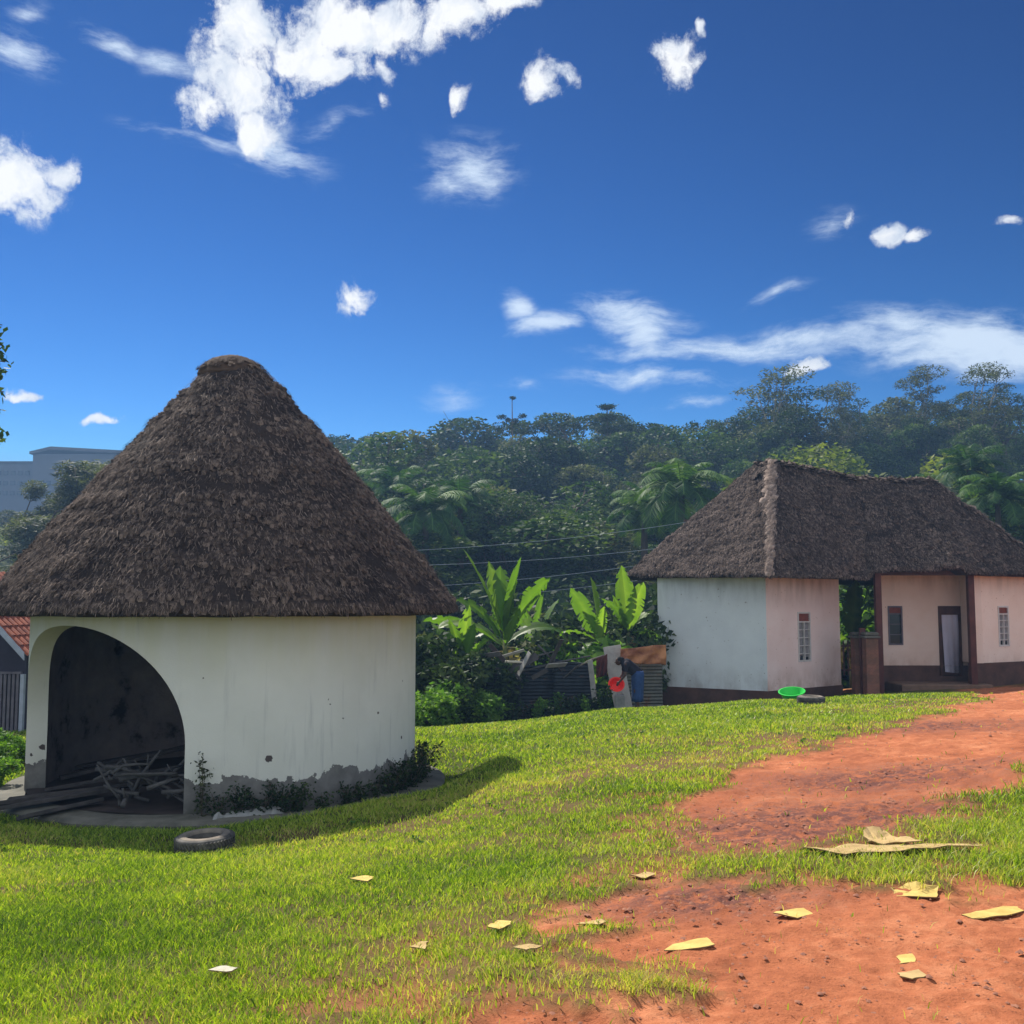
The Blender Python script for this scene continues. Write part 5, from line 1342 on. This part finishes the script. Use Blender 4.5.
for i, (px, Y, s_) in enumerate([(845, 39, 1.3), (860, 40, 1.5), (852, 44, 1.9)]):
    place(T_shrub3, XY(px, Y), Y, s_, i*1.1, 'bright green bush glimpsed through the gateway gap', 'bush', 'bushes behind the gateway')
place(T_shrub3, XY(1012, 46), 46, 1.5, .4, 'glossy round bush at the right edge above the roof slope', 'bush')

# weeds hugging the hut wall, tall weed, tufts
def weed(name, x, y, z, h, n, leaf, mat, label, seed, spread=.12, group='weeds around the round hut'):
    r = np.random.default_rng(seed); root = empty(name, (x, y, z), label, 'weed', group); m = MB(); P_ = []
    for k in range(n):
        a = r.random()*6.28; tip = Vector((math.cos(a)*spread*r.random(), math.sin(a)*spread*r.random(), h*(.6+.4*r.random()))); m.tube([(0, 0, 0), tip*.5+Vector((0, 0, .02)), tip], [.006, .005, .002], 4)
        q_ = int(26*h/.3)+6; u = r.random(q_); P_.append(np.array([tuple(tip*float(v)) for v in u])+r.normal(size=(q_, 3))*np.array([.045, .045, .02]))
    m.build('stem', M['bark'], root); p = np.concatenate(P_); V, Q, T = leaves(p, leaf, r, np.clip(.4+r.normal(size=len(p))*.2, 0, 1), .5)
    bulk('foliage', V, Q, M[mat], root, tint=T)
face = math.atan2(-HC[0], -HC[1])
for i, (th, h, n) in enumerate([(-6, .75, 3), (-2, .34, 6), (3, .42, 7), (8, .38, 8), (13, .45, 8), (17, .36, 8), (31, .30, 6), (37, .26, 6), (48, .42, 8), (54, .5, 8), (60, .46, 8), (68, .5, 8), (76, .55, 8), (84, .5, 8), (24, .2, 5), (42, .28, 5)]):
    a = face-R(th); rr_ = 2.90; lab = 'single tall thin weed against the flaking wall beside the arch' if i == 0 else 'dark low weed growing along the foot of the round hut wall'
    weed('weed', HC[0]+math.sin(a)*rr_, HC[1]+math.cos(a)*rr_, -1.0, h, n, .05, 'leaf_dark' if i else 'leaf_olive', lab, 60+i, .10 if i == 0 else .28)

# overhanging branch at the left edge: tree standing outside the frame
def edge_tree():
    r = np.random.default_rng(77); Y = 16.0
    o = empty('leafy_tree', (-11.0, Y+.5, G(-11.0, Y+.5)), 'overhanging leafy branch tips of a tree at the upper left edge', 'tree'); off = Vector(o.location)
    m = MB(); H = 7.2; m.tube([(0, 0, -.5), (.1, 0, 3), (.5, 0, 5), (.6, .1, 7)], [.2, .16, .12, .05], 9); pts = []
    for (px, py, w) in [(2, 325, .5), (3, 345, .5), (5, 362, .8), (6, 372, .8), (4, 392, .4), (1, 410, .4), (3, 437, .35), (0, 444, .3), (-20, 330, 1.5), (-25, 380, 1.5), (-40, 350, 2), (-60, 400, 2), (-30, 430, 1.2)]:
        e = Vector(P(px, py, Y))-off; s = Vector((.45, 0, max(3.2, e.z+.2))); m.tube([s, s.lerp(e, .5)+Vector((0, 0, .2)), e], [.05, .03, .008], 5)
        n = int(70*w)+26; P0 = s.lerp(e, .45); u = .0+r.random(n)**.6; pts.append(np.array([tuple(P0.lerp(e, float(v))) for v in u])+r.normal(size=(n, 3))*.075)
    pts.append(np.array([-.2, .2, 6.0])+r.normal(size=(2500, 3))*np.array([.7, .7, .8]))
    m.build('trunk', M['bark'], o, True); p = np.concatenate(pts); p[:, 0] = np.where(p[:, 0]+off.x > -7.62, p[:, 0]-.35, p[:, 0])
    V, Q, T = leaves(p, .14, r, np.clip(.45+r.normal(size=len(p))*.2, 0, 1), .5, .3); bulk('crown', V, Q, M['leaf_mid'], o, tint=T)
edge_tree()

# ------------------------------------------------------------------ makeshift fence, boards, tarp
def corrugated(name, p0, p1, z0, z1, label, mat, amp=.018, pitch=.09, lean=0, ragged=.0, seed=0):
    a = np.array(p0, float); b = np.array(p1, float); L = np.linalg.norm(b-a); d = (b-a)/L; nn = np.array([d[1], -d[0]]); r = np.random.default_rng(seed)
    nv = int((z1-z0)/pitch*8); nu = 14; U, Vv = np.meshgrid(np.linspace(0, L, nu), np.linspace(0, 1, nv)); top = z1+(vnoise(U*2.2, seed, 0, 5)-.5)*ragged
    Zz = z0+(top-z0)*Vv; w = amp*np.sin(2*np.pi*Zz/pitch)+.03*(vnoise(U*1.5, Zz*1.5, seed)-.5)+lean*Vv
    V = np.stack([a[0]+d[0]*U+nn[0]*w, a[1]+d[1]*U+nn[1]*w, Zz], -1).reshape(-1, 3); c = V.mean(0); I = np.arange(nu*nv).reshape(nv, nu)
    Q = np.stack([I[:-1, :-1], I[:-1, 1:], I[1:, 1:], I[1:, :-1]], -1).reshape(-1, 4)
    o = bulk(name, V-c, Q, mat, smooth=True); o.location = c; s = o.modifiers.new('s', 'SOLIDIFY'); s.thickness = .004
    return tag(o, label, 'iron sheet', 'corrugated iron fence sheets')
def fence():
    segs = [(486, 521, 27.6, 664, 720, 'sheet_blue'), (518, 556, 27.75, 667, 718, 'sheet_blue'), (553, 592, 27.6, 660, 716, 'sheet_blue'), (622, 640, 28.2, 664, 712, 'sheet_grey'), (638, 661, 28.35, 661, 712, 'sheet_grey')]
    labs = ['dark blue-grey corrugated sheet at the left end of the fence', 'dark corrugated sheet in the middle of the left fence run', 'dark corrugated sheet beside the leaning post', 'olive-grey corrugated sheet behind the bending person', 'olive-grey corrugated sheet against the house wall']
    for i, (a, b, Y, t, bt, mt) in enumerate(segs):
        corrugated('corrugated_sheet', at(a, Y), at(b, Y+.1), zat(bt, Y)-.3, zat(t, Y), labs[i], M[mt], ragged=.18 if i < 3 else .05, seed=i+1)
    plank(P(596, 712, 27.3), P(590, 660, 27.4), .14, .04, 'narrow grey plank leaning in the fence left of the broad board', M['plank_grey'], 'leaning_plank', roll=1.57)
    # broad board
    a = np.array(P(616, 712, 27.9)); b = np.array(P(603.5, 646, 28.2)); w = .47
    m = MB(); d = Vector(b-a); c = Vector(a+b)/2; x = Vector((1, 0, 0)); u = d.normalized(); n_ = u.cross(x).normalized(); x = n_.cross(u); m.box((0, 0, 0), (w, .03, d.length), Matrix((x, -n_, u)).transposed(), bev=.005)
    o = m.build('leaning_board', M['plank_grey']); o.location = c+Vector((.22, 0, 0)); tag(o, 'broad grey board leaning upright behind the bending person', 'board')
    # tarp over a rail
    def cloth(px0, px1, pa, pb, Y, name, label, mat, seed, cat):
        nu, nv = 40, 16; U, Vv = np.meshgrid(np.linspace(0, 1, nu), np.linspace(0, 1, nv)); x = XY(px0, Y)+(XY(px1, Y)-XY(px0, Y))*U
        zt = zat(pa, Y)+.05*(vnoise(U*4, 0, seed)-.5)+.1*U; zb = zat(pb, Y)+.1*(vnoise(U*5, 3, seed)-.5)
        Z = zt+(zb-zt)*Vv; y = Y-.14-.07*np.sin((U*2.5+Vv*1.1)*6+seed)*Vv-.05*fbm(U*5, Vv*6, 0, 3, seed)
        V = np.stack([x, y, Z], -1).reshape(-1, 3); c = V.mean(0); I = np.arange(nu*nv).reshape(nv, nu)
        o = bulk(name, V-c, np.stack([I[:-1, :-1], I[:-1, 1:], I[1:, 1:], I[1:, :-1]], -1).reshape(-1, 4), mat, smooth=True); o.location = c
        s = o.modifiers.new('s', 'SOLIDIFY'); s.thickness = .006; tag(o, label, cat)
    cloth(619, 664, 648, 664, 28.15, 'tarpaulin', 'orange-brown tarpaulin draped along the fence top beside the house', M['tarp'], 2, 'tarpaulin')
    cloth(595, 606, 658, 676, 28.05, 'hanging_cloth', 'dark red cloth hanging between the leaning plank and the broad board', M['tarp_red'], 5, 'cloth')
    # debris poles and scraps along the top
    rr_ = random.Random(3)
    deb = [((500, 668), (560, 650), 'log', .03), ((520, 672), (590, 656), 'log', .028), ((480, 664), (505, 676), 'plank_grey', .035), ((538, 645), (562, 672), 'log', .03), ((556, 650), (553, 672), 'log', .025), ((575, 668), (604, 655), 'palebark', .022), ((505, 662), (530, 664), 'stone_pale', .04)]
    for i, (a, b, mt, rd) in enumerate(deb):
        Y = 27.45+rr_.uniform(-.1, .1); A = Vector(P(*a, Y)); B = Vector(P(*b, Y+.15)); m = MB(); c = (A+B)/2; m.tube([A-c, (B-A)*.05+Vector((0, 0, .03)), B-c], [rd, rd*.9, rd*.6], 7)
        o = m.build('pole', M[mt], None, True); o.location = c; tag(o, 'rough pole or branch lying tangled across the top of the dark iron fence', 'pole', 'poles across the fence top')
    for i in range(15):
        px = 486+i*8.2+rr_.uniform(-3, 3); Yw = 27.1 if i % 2 else 26.6; xw = XY(px, Yw)
        weed('weed', xw, Yw, G(xw, Yw)-.02, rr_.uniform(.25, .75), 6, .09, 'leaf_bright' if i % 3 == 0 else 'leaf_dark', 'leafy weed growing up against the foot of the dark iron fence', 300+i, .3, 'weeds at the fence foot')
    for i in range(12):
        px = rr_.uniform(478, 600); py = rr_.uniform(652, 674); Y = 27.35+rr_.uniform(-.12, .2); A = Vector(P(px, py, Y)); d = Vector((rr_.uniform(-1, 1), rr_.uniform(-.2, .2), rr_.uniform(-.5, .5))).normalized()*rr_.uniform(.15, .55)
        plank(A-d, A+d, rr_.uniform(.06, .2), .025, 'short weathered board scrap thrown on top of the dark iron fence', M[('log', 'plank_dark', 'mud', 'plank_grey')[i % 4]], 'board_scrap', 'board', 'board scraps on the fence', rr_.uniform(0, 3))
    for i, px in enumerate((488, 520, 555, 590, 640)):
        x, y = at(px, 27.9 if px < 600 else 28.5); z1 = zat(662, y); z0 = G(x, y)-.2; m = MB(); m.tube([(0, 0, 0), (.02, 0, (z1-z0)/2), (0, 0, z1-z0)], [.05, .045, .04], 8); o = m.build('fence_post', M['bark'], None, True); o.location = (x, y, z0)
        tag(o, 'rough wooden post propping the corrugated iron fence from behind', 'post', 'fence posts')
fence()

# ------------------------------------------------------------------ power lines behind the huts
def lines():
    Yp = 46; xl, xr = XY(345, Yp), XY(700, Yp+2)
    poles = []
    for x, Y, lab in ((xl, Yp, 'left utility pole carrying the wires behind the round hut'), (xr, Yp+2, 'right utility pole carrying the wires behind the pink house')):
        z0 = G(x, Y)-.5; zt = zat(535 if x < 0 else 512, Y); r = empty('utility_pole', (x, Y, z0), lab, 'utility pole', 'utility poles'); m = MB(); m.tube([(0, 0, 0), (0, 0, zt-z0)], [.13, .08], 8); m.build('shaft', M['bark'], r, True)
        m = MB(); m.box((0, 0, zt-z0-.4), (1.4, .09, .1)); m.build('crossarm', M['dark_wood'], r); poles.append((x, Y))
    for i, (ya, yb) in enumerate(((553, 520), (566, 543), (590, 556), (604, 571))):
        a = Vector(P(345, ya, Yp-.4+i*.2)); b = Vector(P(700, yb, Yp+1.6+i*.2)); m = MB(); c = (a+b)/2; pts = []
        for k in range(25):
            f = k/24; p = a.lerp(b, f)-c; p.z -= .55*4*f*(1-f)*.5; pts.append(p)
        m.tube(pts, .008, 5); o = m.build('power_line', M['wire']); o.location = c; tag(o, ['topmost', 'second from top', 'third from top', 'lowest'][i]+' of the four thin wires crossing in front of the wooded slope', 'wire', 'power lines')
lines()

# ------------------------------------------------------------------ person bending with a red basin
def voxelise(m, name, mat, parent, vs, sm=3):
    o = m.build(name, mat, parent, True); md = o.modifiers.new('r', 'REMESH'); md.mode = 'VOXEL'; md.voxel_size = vs
    s = o.modifiers.new('s', 'SMOOTH'); s.iterations = sm; s.factor = .5
    dg = bpy.context.evaluated_depsgraph_get(); me = bpy.data.meshes.new_from_object(o.evaluated_get(dg)); o.modifiers.clear(); o.data = me
    me.polygons.foreach_set('use_smooth', [True]*len(me.polygons))
    if not me.materials: me.materials.append(mat)
    return o
def ball(m, c, rad, n=14):
    V = []; Fc = []
    rx, ry, rz = rad if hasattr(rad, '__len__') else (rad,)*3
    for i in range(n+1):
        p_ = math.pi*i/n
        for j in range(n): t = 2*math.pi*j/n; V.append((c[0]+rx*math.sin(p_)*math.cos(t), c[1]+ry*math.sin(p_)*math.sin(t), c[2]+rz*math.cos(p_)))
    for i in range(n):
        for j in range(n): Fc.append((i*n+j, (i+1)*n+j, (i+1)*n+(j+1) % n, i*n+(j+1) % n))
    m.mesh(V, Fc)
def limb(m, pts, rad):
    m.tube(pts, rad, 12)
    for p, q_ in zip(pts, rad): ball(m, p, q_*.98)
def person():
    x, y = at(633, 27.0); z = G(x, y)
    r = empty('person', (x, y, z), 'person in black top and blue denim skirt bending forward over a red basin', 'person')
    # local: facing -x (to the left of the photo), height about 1.62, bent at the hip
    hip = (.10, 0, .86); sh = (-.22, 0, 1.17)
    m = MB()
    for s in (-1, 1):
        limb(m, [(.12, s*.09, .86), (.03, s*.10, .47), (.08, s*.10, .09)], [.092, .062, .040])
        limb(m, [(.08, s*.10, .07), (.0, s*.11, .035), (-.09, s*.12, .025)], [.042, .036, .026])
        # arm: shoulder -> elbow -> wrist
        limb(m, [(-.22, s*.19, 1.15), (-.26, s*.24, .88), (-.40, s*.19, .70)], [.052, .040, .027])
        ball(m, (-.43, s*.185, .675), (.042, .022, .048))
        w = Vector((-.445, s*.185, .655))
        for k in range(4):
            f = Vector((-.018*k+.03, s*.004*k, 0)); L = [.03, .034, .032, .025][k]
            p0 = w+f; p1 = p0+Vector((-.008, -s*.012, -L)); p2 = p1+Vector((.0, -s*.024, -L*.6)); limb(m, [p0, p1, p2], [.0095, .009, .0075])
        limb(m, [w+Vector((.02, -s*.005, .025)), w+Vector((.045, -s*.022, .0)), w+Vector((.05, -s*.035, -.02))], [.011, .0095, .008])
    limb(m, [hip, (-.04, 0, 1.02), (-.19, 0, 1.14)], [.135, .125, .13]); limb(m, [(-.20, -.15, 1.15), (-.20, .15, 1.15)], [.07, .07])
    limb(m, [(-.22, 0, 1.18), (-.31, 0, 1.22)], [.055, .05])
    ball(m, (-.385, 0, 1.215), (.088, .074, .098)); ball(m, (-.40, 0, 1.175), (.06, .055, .065))
    limb(m, [(-.455, 0, 1.20), (-.487, 0, 1.175)], [.014, .017]); 
    for s in (-1, 1): ball(m, (-.375, s*.078, 1.20), (.018, .012, .03)); ball(m, (-.452, s*.03, 1.215), .014)
    limb(m, [(-.462, -.022, 1.143), (-.462, .022, 1.143)], [.010, .010])
    body = voxelise(m, 'body', M['skin'], r, .009, 2)
    m = MB(); ball(m, (-.372, 0, 1.232), (.098, .084, .103)); 
    for v in list(range(len(m.v))):
        px, py, pz = m.v[v]
        if px < -.43: m.v[v] = (-.43+(px+.43)*.1, py*.9, max(pz, 1.26))
    ball(m, (-.30, 0, 1.27), .05); voxelise(m, 'hair', M['hair'], r, .012, 2)
    m = MB(); limb(m, [(.09, 0, .90), (-.04, 0, 1.02), (-.19, 0, 1.14)], [.155, .145, .148]); limb(m, [(-.20, -.15, 1.15), (-.20, .15, 1.15)], [.082, .082])
    for s in (-1, 1): limb(m, [(-.21, s*.17, 1.15), (-.245, s*.22, .99)], [.072, .056])
    voxelise(m, 'black_top', M['top'], r, .014, 3)
    m = MB(); n = 28; prof = [(.15, .97), (.185, .88), (.185, .74), (.165, .5), (.155, .30), (.16, .2)]; V = []; Fc = []
    for i, (rd, zz_) in enumerate(prof):
        for k in range(n):
            t = 2*math.pi*k/n; w = 1+.09*math.sin(k*1.35+i*.4)*(i/4); V.append((.10-.005*i+rd*w*math.cos(t)*.82, rd*w*math.sin(t), zz_))
    for i in range(len(prof)-1):
        for k in range(n): k2 = (k+1) % n; Fc.append((i*n+k, i*n+k2, (i+1)*n+k2, (i+1)*n+k))
    m.mesh(V, Fc); o = m.build('denim_skirt', M['jeans'], r, True); s = o.modifiers.new('s', 'SOLIDIFY'); s.thickness = .01
    basin('basin', M['red_plastic'], 'bright red plastic basin held by the bending person', (x-.46, y+.06, z+.56), .11, .18, .14, (R(58), R(0), 0))
    # pale pipe / tap stand to the left of the person
    xx, yy = at(618.5, 27.3); zz = G(xx, yy); q = empty('water_can', (xx, yy, zz), 'pale plastic water can standing left of the person', 'water can')
    m = MB(); m.box((0, 0, .20), (.24, .17, .38), bev=.03); smooth_by_angle(m.build('can_body', M['white_cloth'], q), 30)
    m = MB(); m.tube([(-.06, 0, .385), (-.06, 0, .44), (.06, 0, .44), (.06, 0, .385)], .014, 8); m.build('handle', M['white_cloth'], q, True)
    m = MB(); m.tube([(.085, 0, .385), (.085, 0, .43)], .025, 10); m.build('cap', M['white_cloth'], q, True)
person()

# ------------------------------------------------------------------ sky, sun, haze, camera
SUN_AZ = R(-29); SUN_EL = R(47)
def world():
    w = bpy.data.worlds.new("World"); S.world = w; w.use_nodes = True; t = w.node_tree; N = t.nodes.new; Lk = t.links.new
    bg = t.nodes['Background']; sky = N('ShaderNodeTexSky'); sky.sky_type = 'NISHITA'; sky.sun_disc = False
    sky.sun_elevation = SUN_EL; sky.sun_rotation = SUN_AZ; sky.air_density = 1.0; sky.dust_density = .1; sky.ozone_density = 3.5; sky.altitude = 1200
    tc = N('ShaderNodeTexCoord'); sx = N('ShaderNodeSeparateXYZ'); Lk(tc.outputs['Generated'], sx.inputs[0])
    def mth(op, a, b=0.0, clamp=False):
        q = N('ShaderNodeMath'); q.operation = op; q.use_clamp = clamp
        for i, v in enumerate((a, b)):
            if isinstance(v, (int, float)): q.inputs[i].default_value = v
            else: Lk(v, q.inputs[i])
        return q.outputs[0]
    # deepen the blue overhead: a per-channel contrast curve on the clear-sky colour
    sr = N('ShaderNodeSeparateColor'); Lk(sky.outputs[0], sr.inputs[0]); cc = N('ShaderNodeCombineColor')
    for i, (g_, k_, mx_) in enumerate(((3.26, 3.7, .33), (2.3, 1.75, .66), (2.1, 1.5, 1.15))):
        v = mth('MULTIPLY', mth('POWER', mth('MULTIPLY', sr.outputs[i], .1), g_), k_)
        v = mth('MULTIPLY', mth('MINIMUM', v, mx_), SKYK/.12); Lk(v, cc.inputs[i])
    az = mth('ARCTAN2', sx.outputs[0], sx.outputs[1]); el = mth('ARCSINE', sx.outputs[2])
    cb = N('ShaderNodeCombineXYZ'); Lk(az, cb.inputs[0]); Lk(el, cb.inputs[1])
    # warp
    def noise(vec, sc, det, rough, color=False, stretch=None):
        if stretch:
            mp = N('ShaderNodeMapping'); mp.inputs['Scale'].default_value = stretch; Lk(vec, mp.inputs[0]); vec = mp.outputs[0]
        q = N('ShaderNodeTexNoise'); q.inputs['Scale'].default_value = sc; q.inputs['Detail'].default_value = det; q.inputs['Roughness'].default_value = rough; Lk(vec, q.inputs['Vector'])
        return q.outputs['Color' if color else 'Fac']
    def warp(vec, sc, amt):
        c = noise(vec, sc, 1, .5, True); s = N('ShaderNodeVectorMath'); s.operation = 'SUBTRACT'; Lk(c, s.inputs[0]); s.inputs[1].default_value = (.5, .5, .5)
        k = N('ShaderNodeVectorMath'); k.operation = 'SCALE'; Lk(s.outputs[0], k.inputs[0]); k.inputs['Scale'].default_value = amt
        a = N('ShaderNodeVectorMath'); a.operation = 'ADD'; Lk(vec, a.inputs[0]); Lk(k.outputs[0], a.inputs[1]); return a.outputs[0]
    def field(vec, blobs):
        acc = None
        for (px, py, rx, ry, rot, st) in blobs:
            d = ray(px, py); d = d/np.linalg.norm(d); a = math.atan2(d[0], d[1]); e = math.asin(d[2])
            mp = N('ShaderNodeMapping'); mp.vector_type = 'TEXTURE'; mp.inputs['Location'].default_value = (a, e, 0); mp.inputs['Rotation'].default_value = (0, 0, R(rot)); mp.inputs['Scale'].default_value = (rx/F*1.12, ry/F*1.12, 1); Lk(vec, mp.inputs[0])
            ln = N('ShaderNodeVectorMath'); ln.operation = 'LENGTH'; Lk(mp.outputs[0], ln.inputs[0])
            q = N('ShaderNodeMath'); q.operation = 'MULTIPLY_ADD'; q.use_clamp = True; Lk(ln.outputs['Value'], q.inputs[0]); q.inputs[1].default_value = -st; q.inputs[2].default_value = st
            acc = q.outputs[0] if acc is None else mth('MAXIMUM', acc, q.outputs[0])
        return acc
    cum = [(250, 28, 62, 48, 0, 1), (300, 45, 85, 42, 5, 1), (245, 85, 62, 45, 0, 1), (205, 105, 40, 24, 20, 1), (258, 125, 36, 30, -30, 1), (345, 22, 70, 34, 0, 1), (392, 22, 70, 34, 5, 1), (455, 12, 72, 32, 5, 1), (500, 2, 50, 24, 0, 1), (330, 58, 60, 30, 0, 1), (385, 62, 16, 26, 20, .7),
           (10, 182, 48, 40, 0, 1), (58, 180, 30, 17, 5, .9), (680, 52, 40, 32, -20, 1), (543, 92, 22, 28, 15, .85), (560, 86, 22, 14, 0, .8), (463, 104, 15, 17, 20, .7), (358, 293, 29, 22, 20, .95), (808, 369, 28, 16, 0, 1.1), (885, 240, 26, 14, -10, .85), (915, 240, 18, 9, 5, .75), (845, 222, 13, 15, 0, .8), (1003, 227, 15, 13, 20, .8), (15, 390, 34, 9, 0, .9), (107, 414, 28, 8, 2, .9), (384, 92, 10, 17, 20, .6), (705, 22, 7, 9, 0, .7), (372, 462, 22, 14, 0, .9)]
    cir = [(470, 167, 66, 40, 0, .85), (262, 148, 70, 34, -10, .8), (200, 146, 100, 14, -6, .6), (325, 125, 70, 14, 25, .45), (112, 44, 44, 16, -10, .7), (170, 66, 62, 18, -8, .6), (22, 54, 50, 26, 0, .7), (25, 12, 24, 12, 20, .6), (520, 316, 26, 18, -40, .8), (548, 330, 60, 13, 8, .9), (632, 318, 70, 28, -12, .95), (650, 338, 48, 24, -40, .9), (720, 352, 150, 15, -1, .9), (640, 376, 90, 14, 0, .8), (690, 378, 80, 14, -8, .7), (840, 345, 150, 20, -2, .9), (900, 330, 70, 20, -6, .95), (975, 345, 130, 38, -2, 1.15), (1020, 352, 90, 40, 0, 1.1), (770, 298, 46, 11, 2, .6), (690, 403, 50, 9, 0, .7), (450, 395, 40, 22, 0, .35), (525, 386, 34, 8, 0, .5), (825, 232, 30, 26, 0, .45)]
    wv = warp(warp(warp(cb.outputs[0], 8, .045), 30, .020), 90, .007)
    fc = field(wv, [(a_, b_, c_*.9, d_*.9, e_, f_) if c_ < 45 else (a_, b_, c_, d_, e_, f_) for a_, b_, c_, d_, e_, f_ in cum]); n1 = noise(wv, 20, 6, .66); n1b = noise(cb.outputs[0], 85, 4, .7)
    nn = mth('ADD', mth('MULTIPLY', mth('SUBTRACT', n1, .5), 2.6), mth('MULTIPLY', mth('SUBTRACT', n1b, .5), .9))
    dc = mth('ADD', mth('MULTIPLY', fc, 1.35), nn)
    mr = N('ShaderNodeMapRange'); mr.interpolation_type = 'SMOOTHSTEP'; mr.inputs['From Min'].default_value = .28; mr.inputs['From Max'].default_value = .95; Lk(dc, mr.inputs[0])
    gate = mth('MULTIPLY', fc, 4, True); ac = mth('MULTIPLY', mr.outputs[0], gate)
    wc = warp(warp(warp(cb.outputs[0], 4, .05), 13, .022), 40, .006)
    fi = field(wc, cir); n2 = noise(wc, 11, 5, .66, False, (.8, 3.2, 1)); n3 = noise(wc, 40, 4, .7, False, (1, 2.0, 1))
    di = mth('ADD', fi, mth('ADD', mth('MULTIPLY', mth('SUBTRACT', n2, .5), 1.9), mth('MULTIPLY', mth('SUBTRACT', n3, .5), .7))); mi = N('ShaderNodeMapRange'); mi.interpolation_type = 'SMOOTHSTEP'; mi.inputs['From Min'].default_value = .05; mi.inputs['From Max'].default_value = 1.05; Lk(di, mi.inputs[0])
    ai = mth('MULTIPLY', mth('MULTIPLY', mi.outputs[0], mth('MULTIPLY', fi, 2.2, True)), .92)
    cr = N('ShaderNodeValToRGB'); cr.color_ramp.elements[0].position = .3; cr.color_ramp.elements[0].color = (.50, .60, .76, 1); cr.color_ramp.elements[1].position = .60; cr.color_ramp.elements[1].color = (1, 1, 1, 1)
    Lk(mth('ADD', mth('MULTIPLY', fc, .25), mth('MULTIPLY', noise(wv, 30, 4, .65), .75)), cr.inputs[0])
    sc = N('ShaderNodeVectorMath'); sc.operation = 'SCALE'; Lk(cr.outputs[0], sc.inputs[0]); sc.inputs['Scale'].default_value = CLOUD
    def mix(f, a, b):
        q = N('ShaderNodeMix'); q.data_type = 'RGBA'; Lk(f, q.inputs[0]); Lk(a, q.inputs[6]) if not isinstance(a, tuple) else setattr(q.inputs[6], 'default_value', a)
        if isinstance(b, tuple): q.inputs[7].default_value = b
        else: Lk(b, q.inputs[7])
        return q.outputs[2]
    c = mix(ai, cc.outputs[0], (CLOUD*.74, CLOUD*.86, CLOUD, 1)); c = mix(ac, c, sc.outputs[0])
    # the half of the sky behind the viewer: unseen bright cloud added as fill for shaded walls
    rear = N('ShaderNodeMapRange'); rear.interpolation_type = 'SMOOTHSTEP'; rear.inputs['From Min'].default_value = .1; rear.inputs['From Max'].default_value = -.35; Lk(sx.outputs[1], rear.inputs[0])
    rn = N('ShaderNodeMapRange'); rn.interpolation_type = 'SMOOTHSTEP'; rn.inputs['From Min'].default_value = .38; rn.inputs['From Max'].default_value = .52; Lk(noise(tc.outputs['Generated'], 3.5, 6, .6), rn.inputs[0])
    c = mix(mth('MULTIPLY', rear.outputs[0], rn.outputs[0]), c, (REAR_FILL*.84, REAR_FILL*.92, REAR_FILL, 1))
    Lk(c, bg.inputs['Color']); bg.inputs['Strength'].default_value = .12
CLOUD = 6.0; SKYK = .60; REAR_FILL = 7.4
world()
sl = bpy.data.lights.new('sun', 'SUN'); sl.energy = 4.9; sl.angle = R(.5); sl.color = (1, .94, .84); so = link(bpy.data.objects.new('sun', sl))
sd = Vector((math.sin(SUN_AZ)*math.cos(SUN_EL), math.cos(SUN_AZ)*math.cos(SUN_EL), math.sin(SUN_EL))); so.rotation_euler = (-sd).to_track_quat('-Z', 'Y').to_euler(); so.location = (-20, 20, 40)

hz = MB(); hz.box((0, 205, 18), (760, 540, 52)); ho = hz.build('haze', [])
q = bpy.data.materials.new('pale_blue_haze'); q.use_nodes = True; nt = q.node_tree; nt.nodes.remove(nt.nodes['Principled BSDF']); pv = nt.nodes.new('ShaderNodeVolumePrincipled')
pv.inputs['Color'].default_value = (.32, .58, 1, 1); pv.inputs['Density'].default_value = .0010; pv.inputs['Anisotropy'].default_value = .3; nt.links.new(pv.outputs[0], nt.nodes['Material Output'].inputs['Volume'])
ho.data.materials.append(q); tag(ho, 'faint blue haze in the air over the wooded hillside', 'haze', kind='stuff')

cam = bpy.data.cameras.new('camera'); cam.sensor_width = 36; cam.lens = F/1024*36; cam.clip_end = 3000; cam.clip_start = .05
co = link(bpy.data.objects.new('camera', cam)); co.location = (0, 0, EYE); co.rotation_euler = (R(90)+PITCH, 0, 0); S.camera = co
S.view_settings.view_transform = 'Standard'; S.view_settings.look = 'None'; S.view_settings.exposure = 0.5; S.view_settings.gamma = 1
S.render.engine = 'CYCLES'
S.cycles.max_bounces = 5; S.cycles.diffuse_bounces = 3; S.cycles.transmission_bounces = 4; S.cycles.volume_bounces = 0
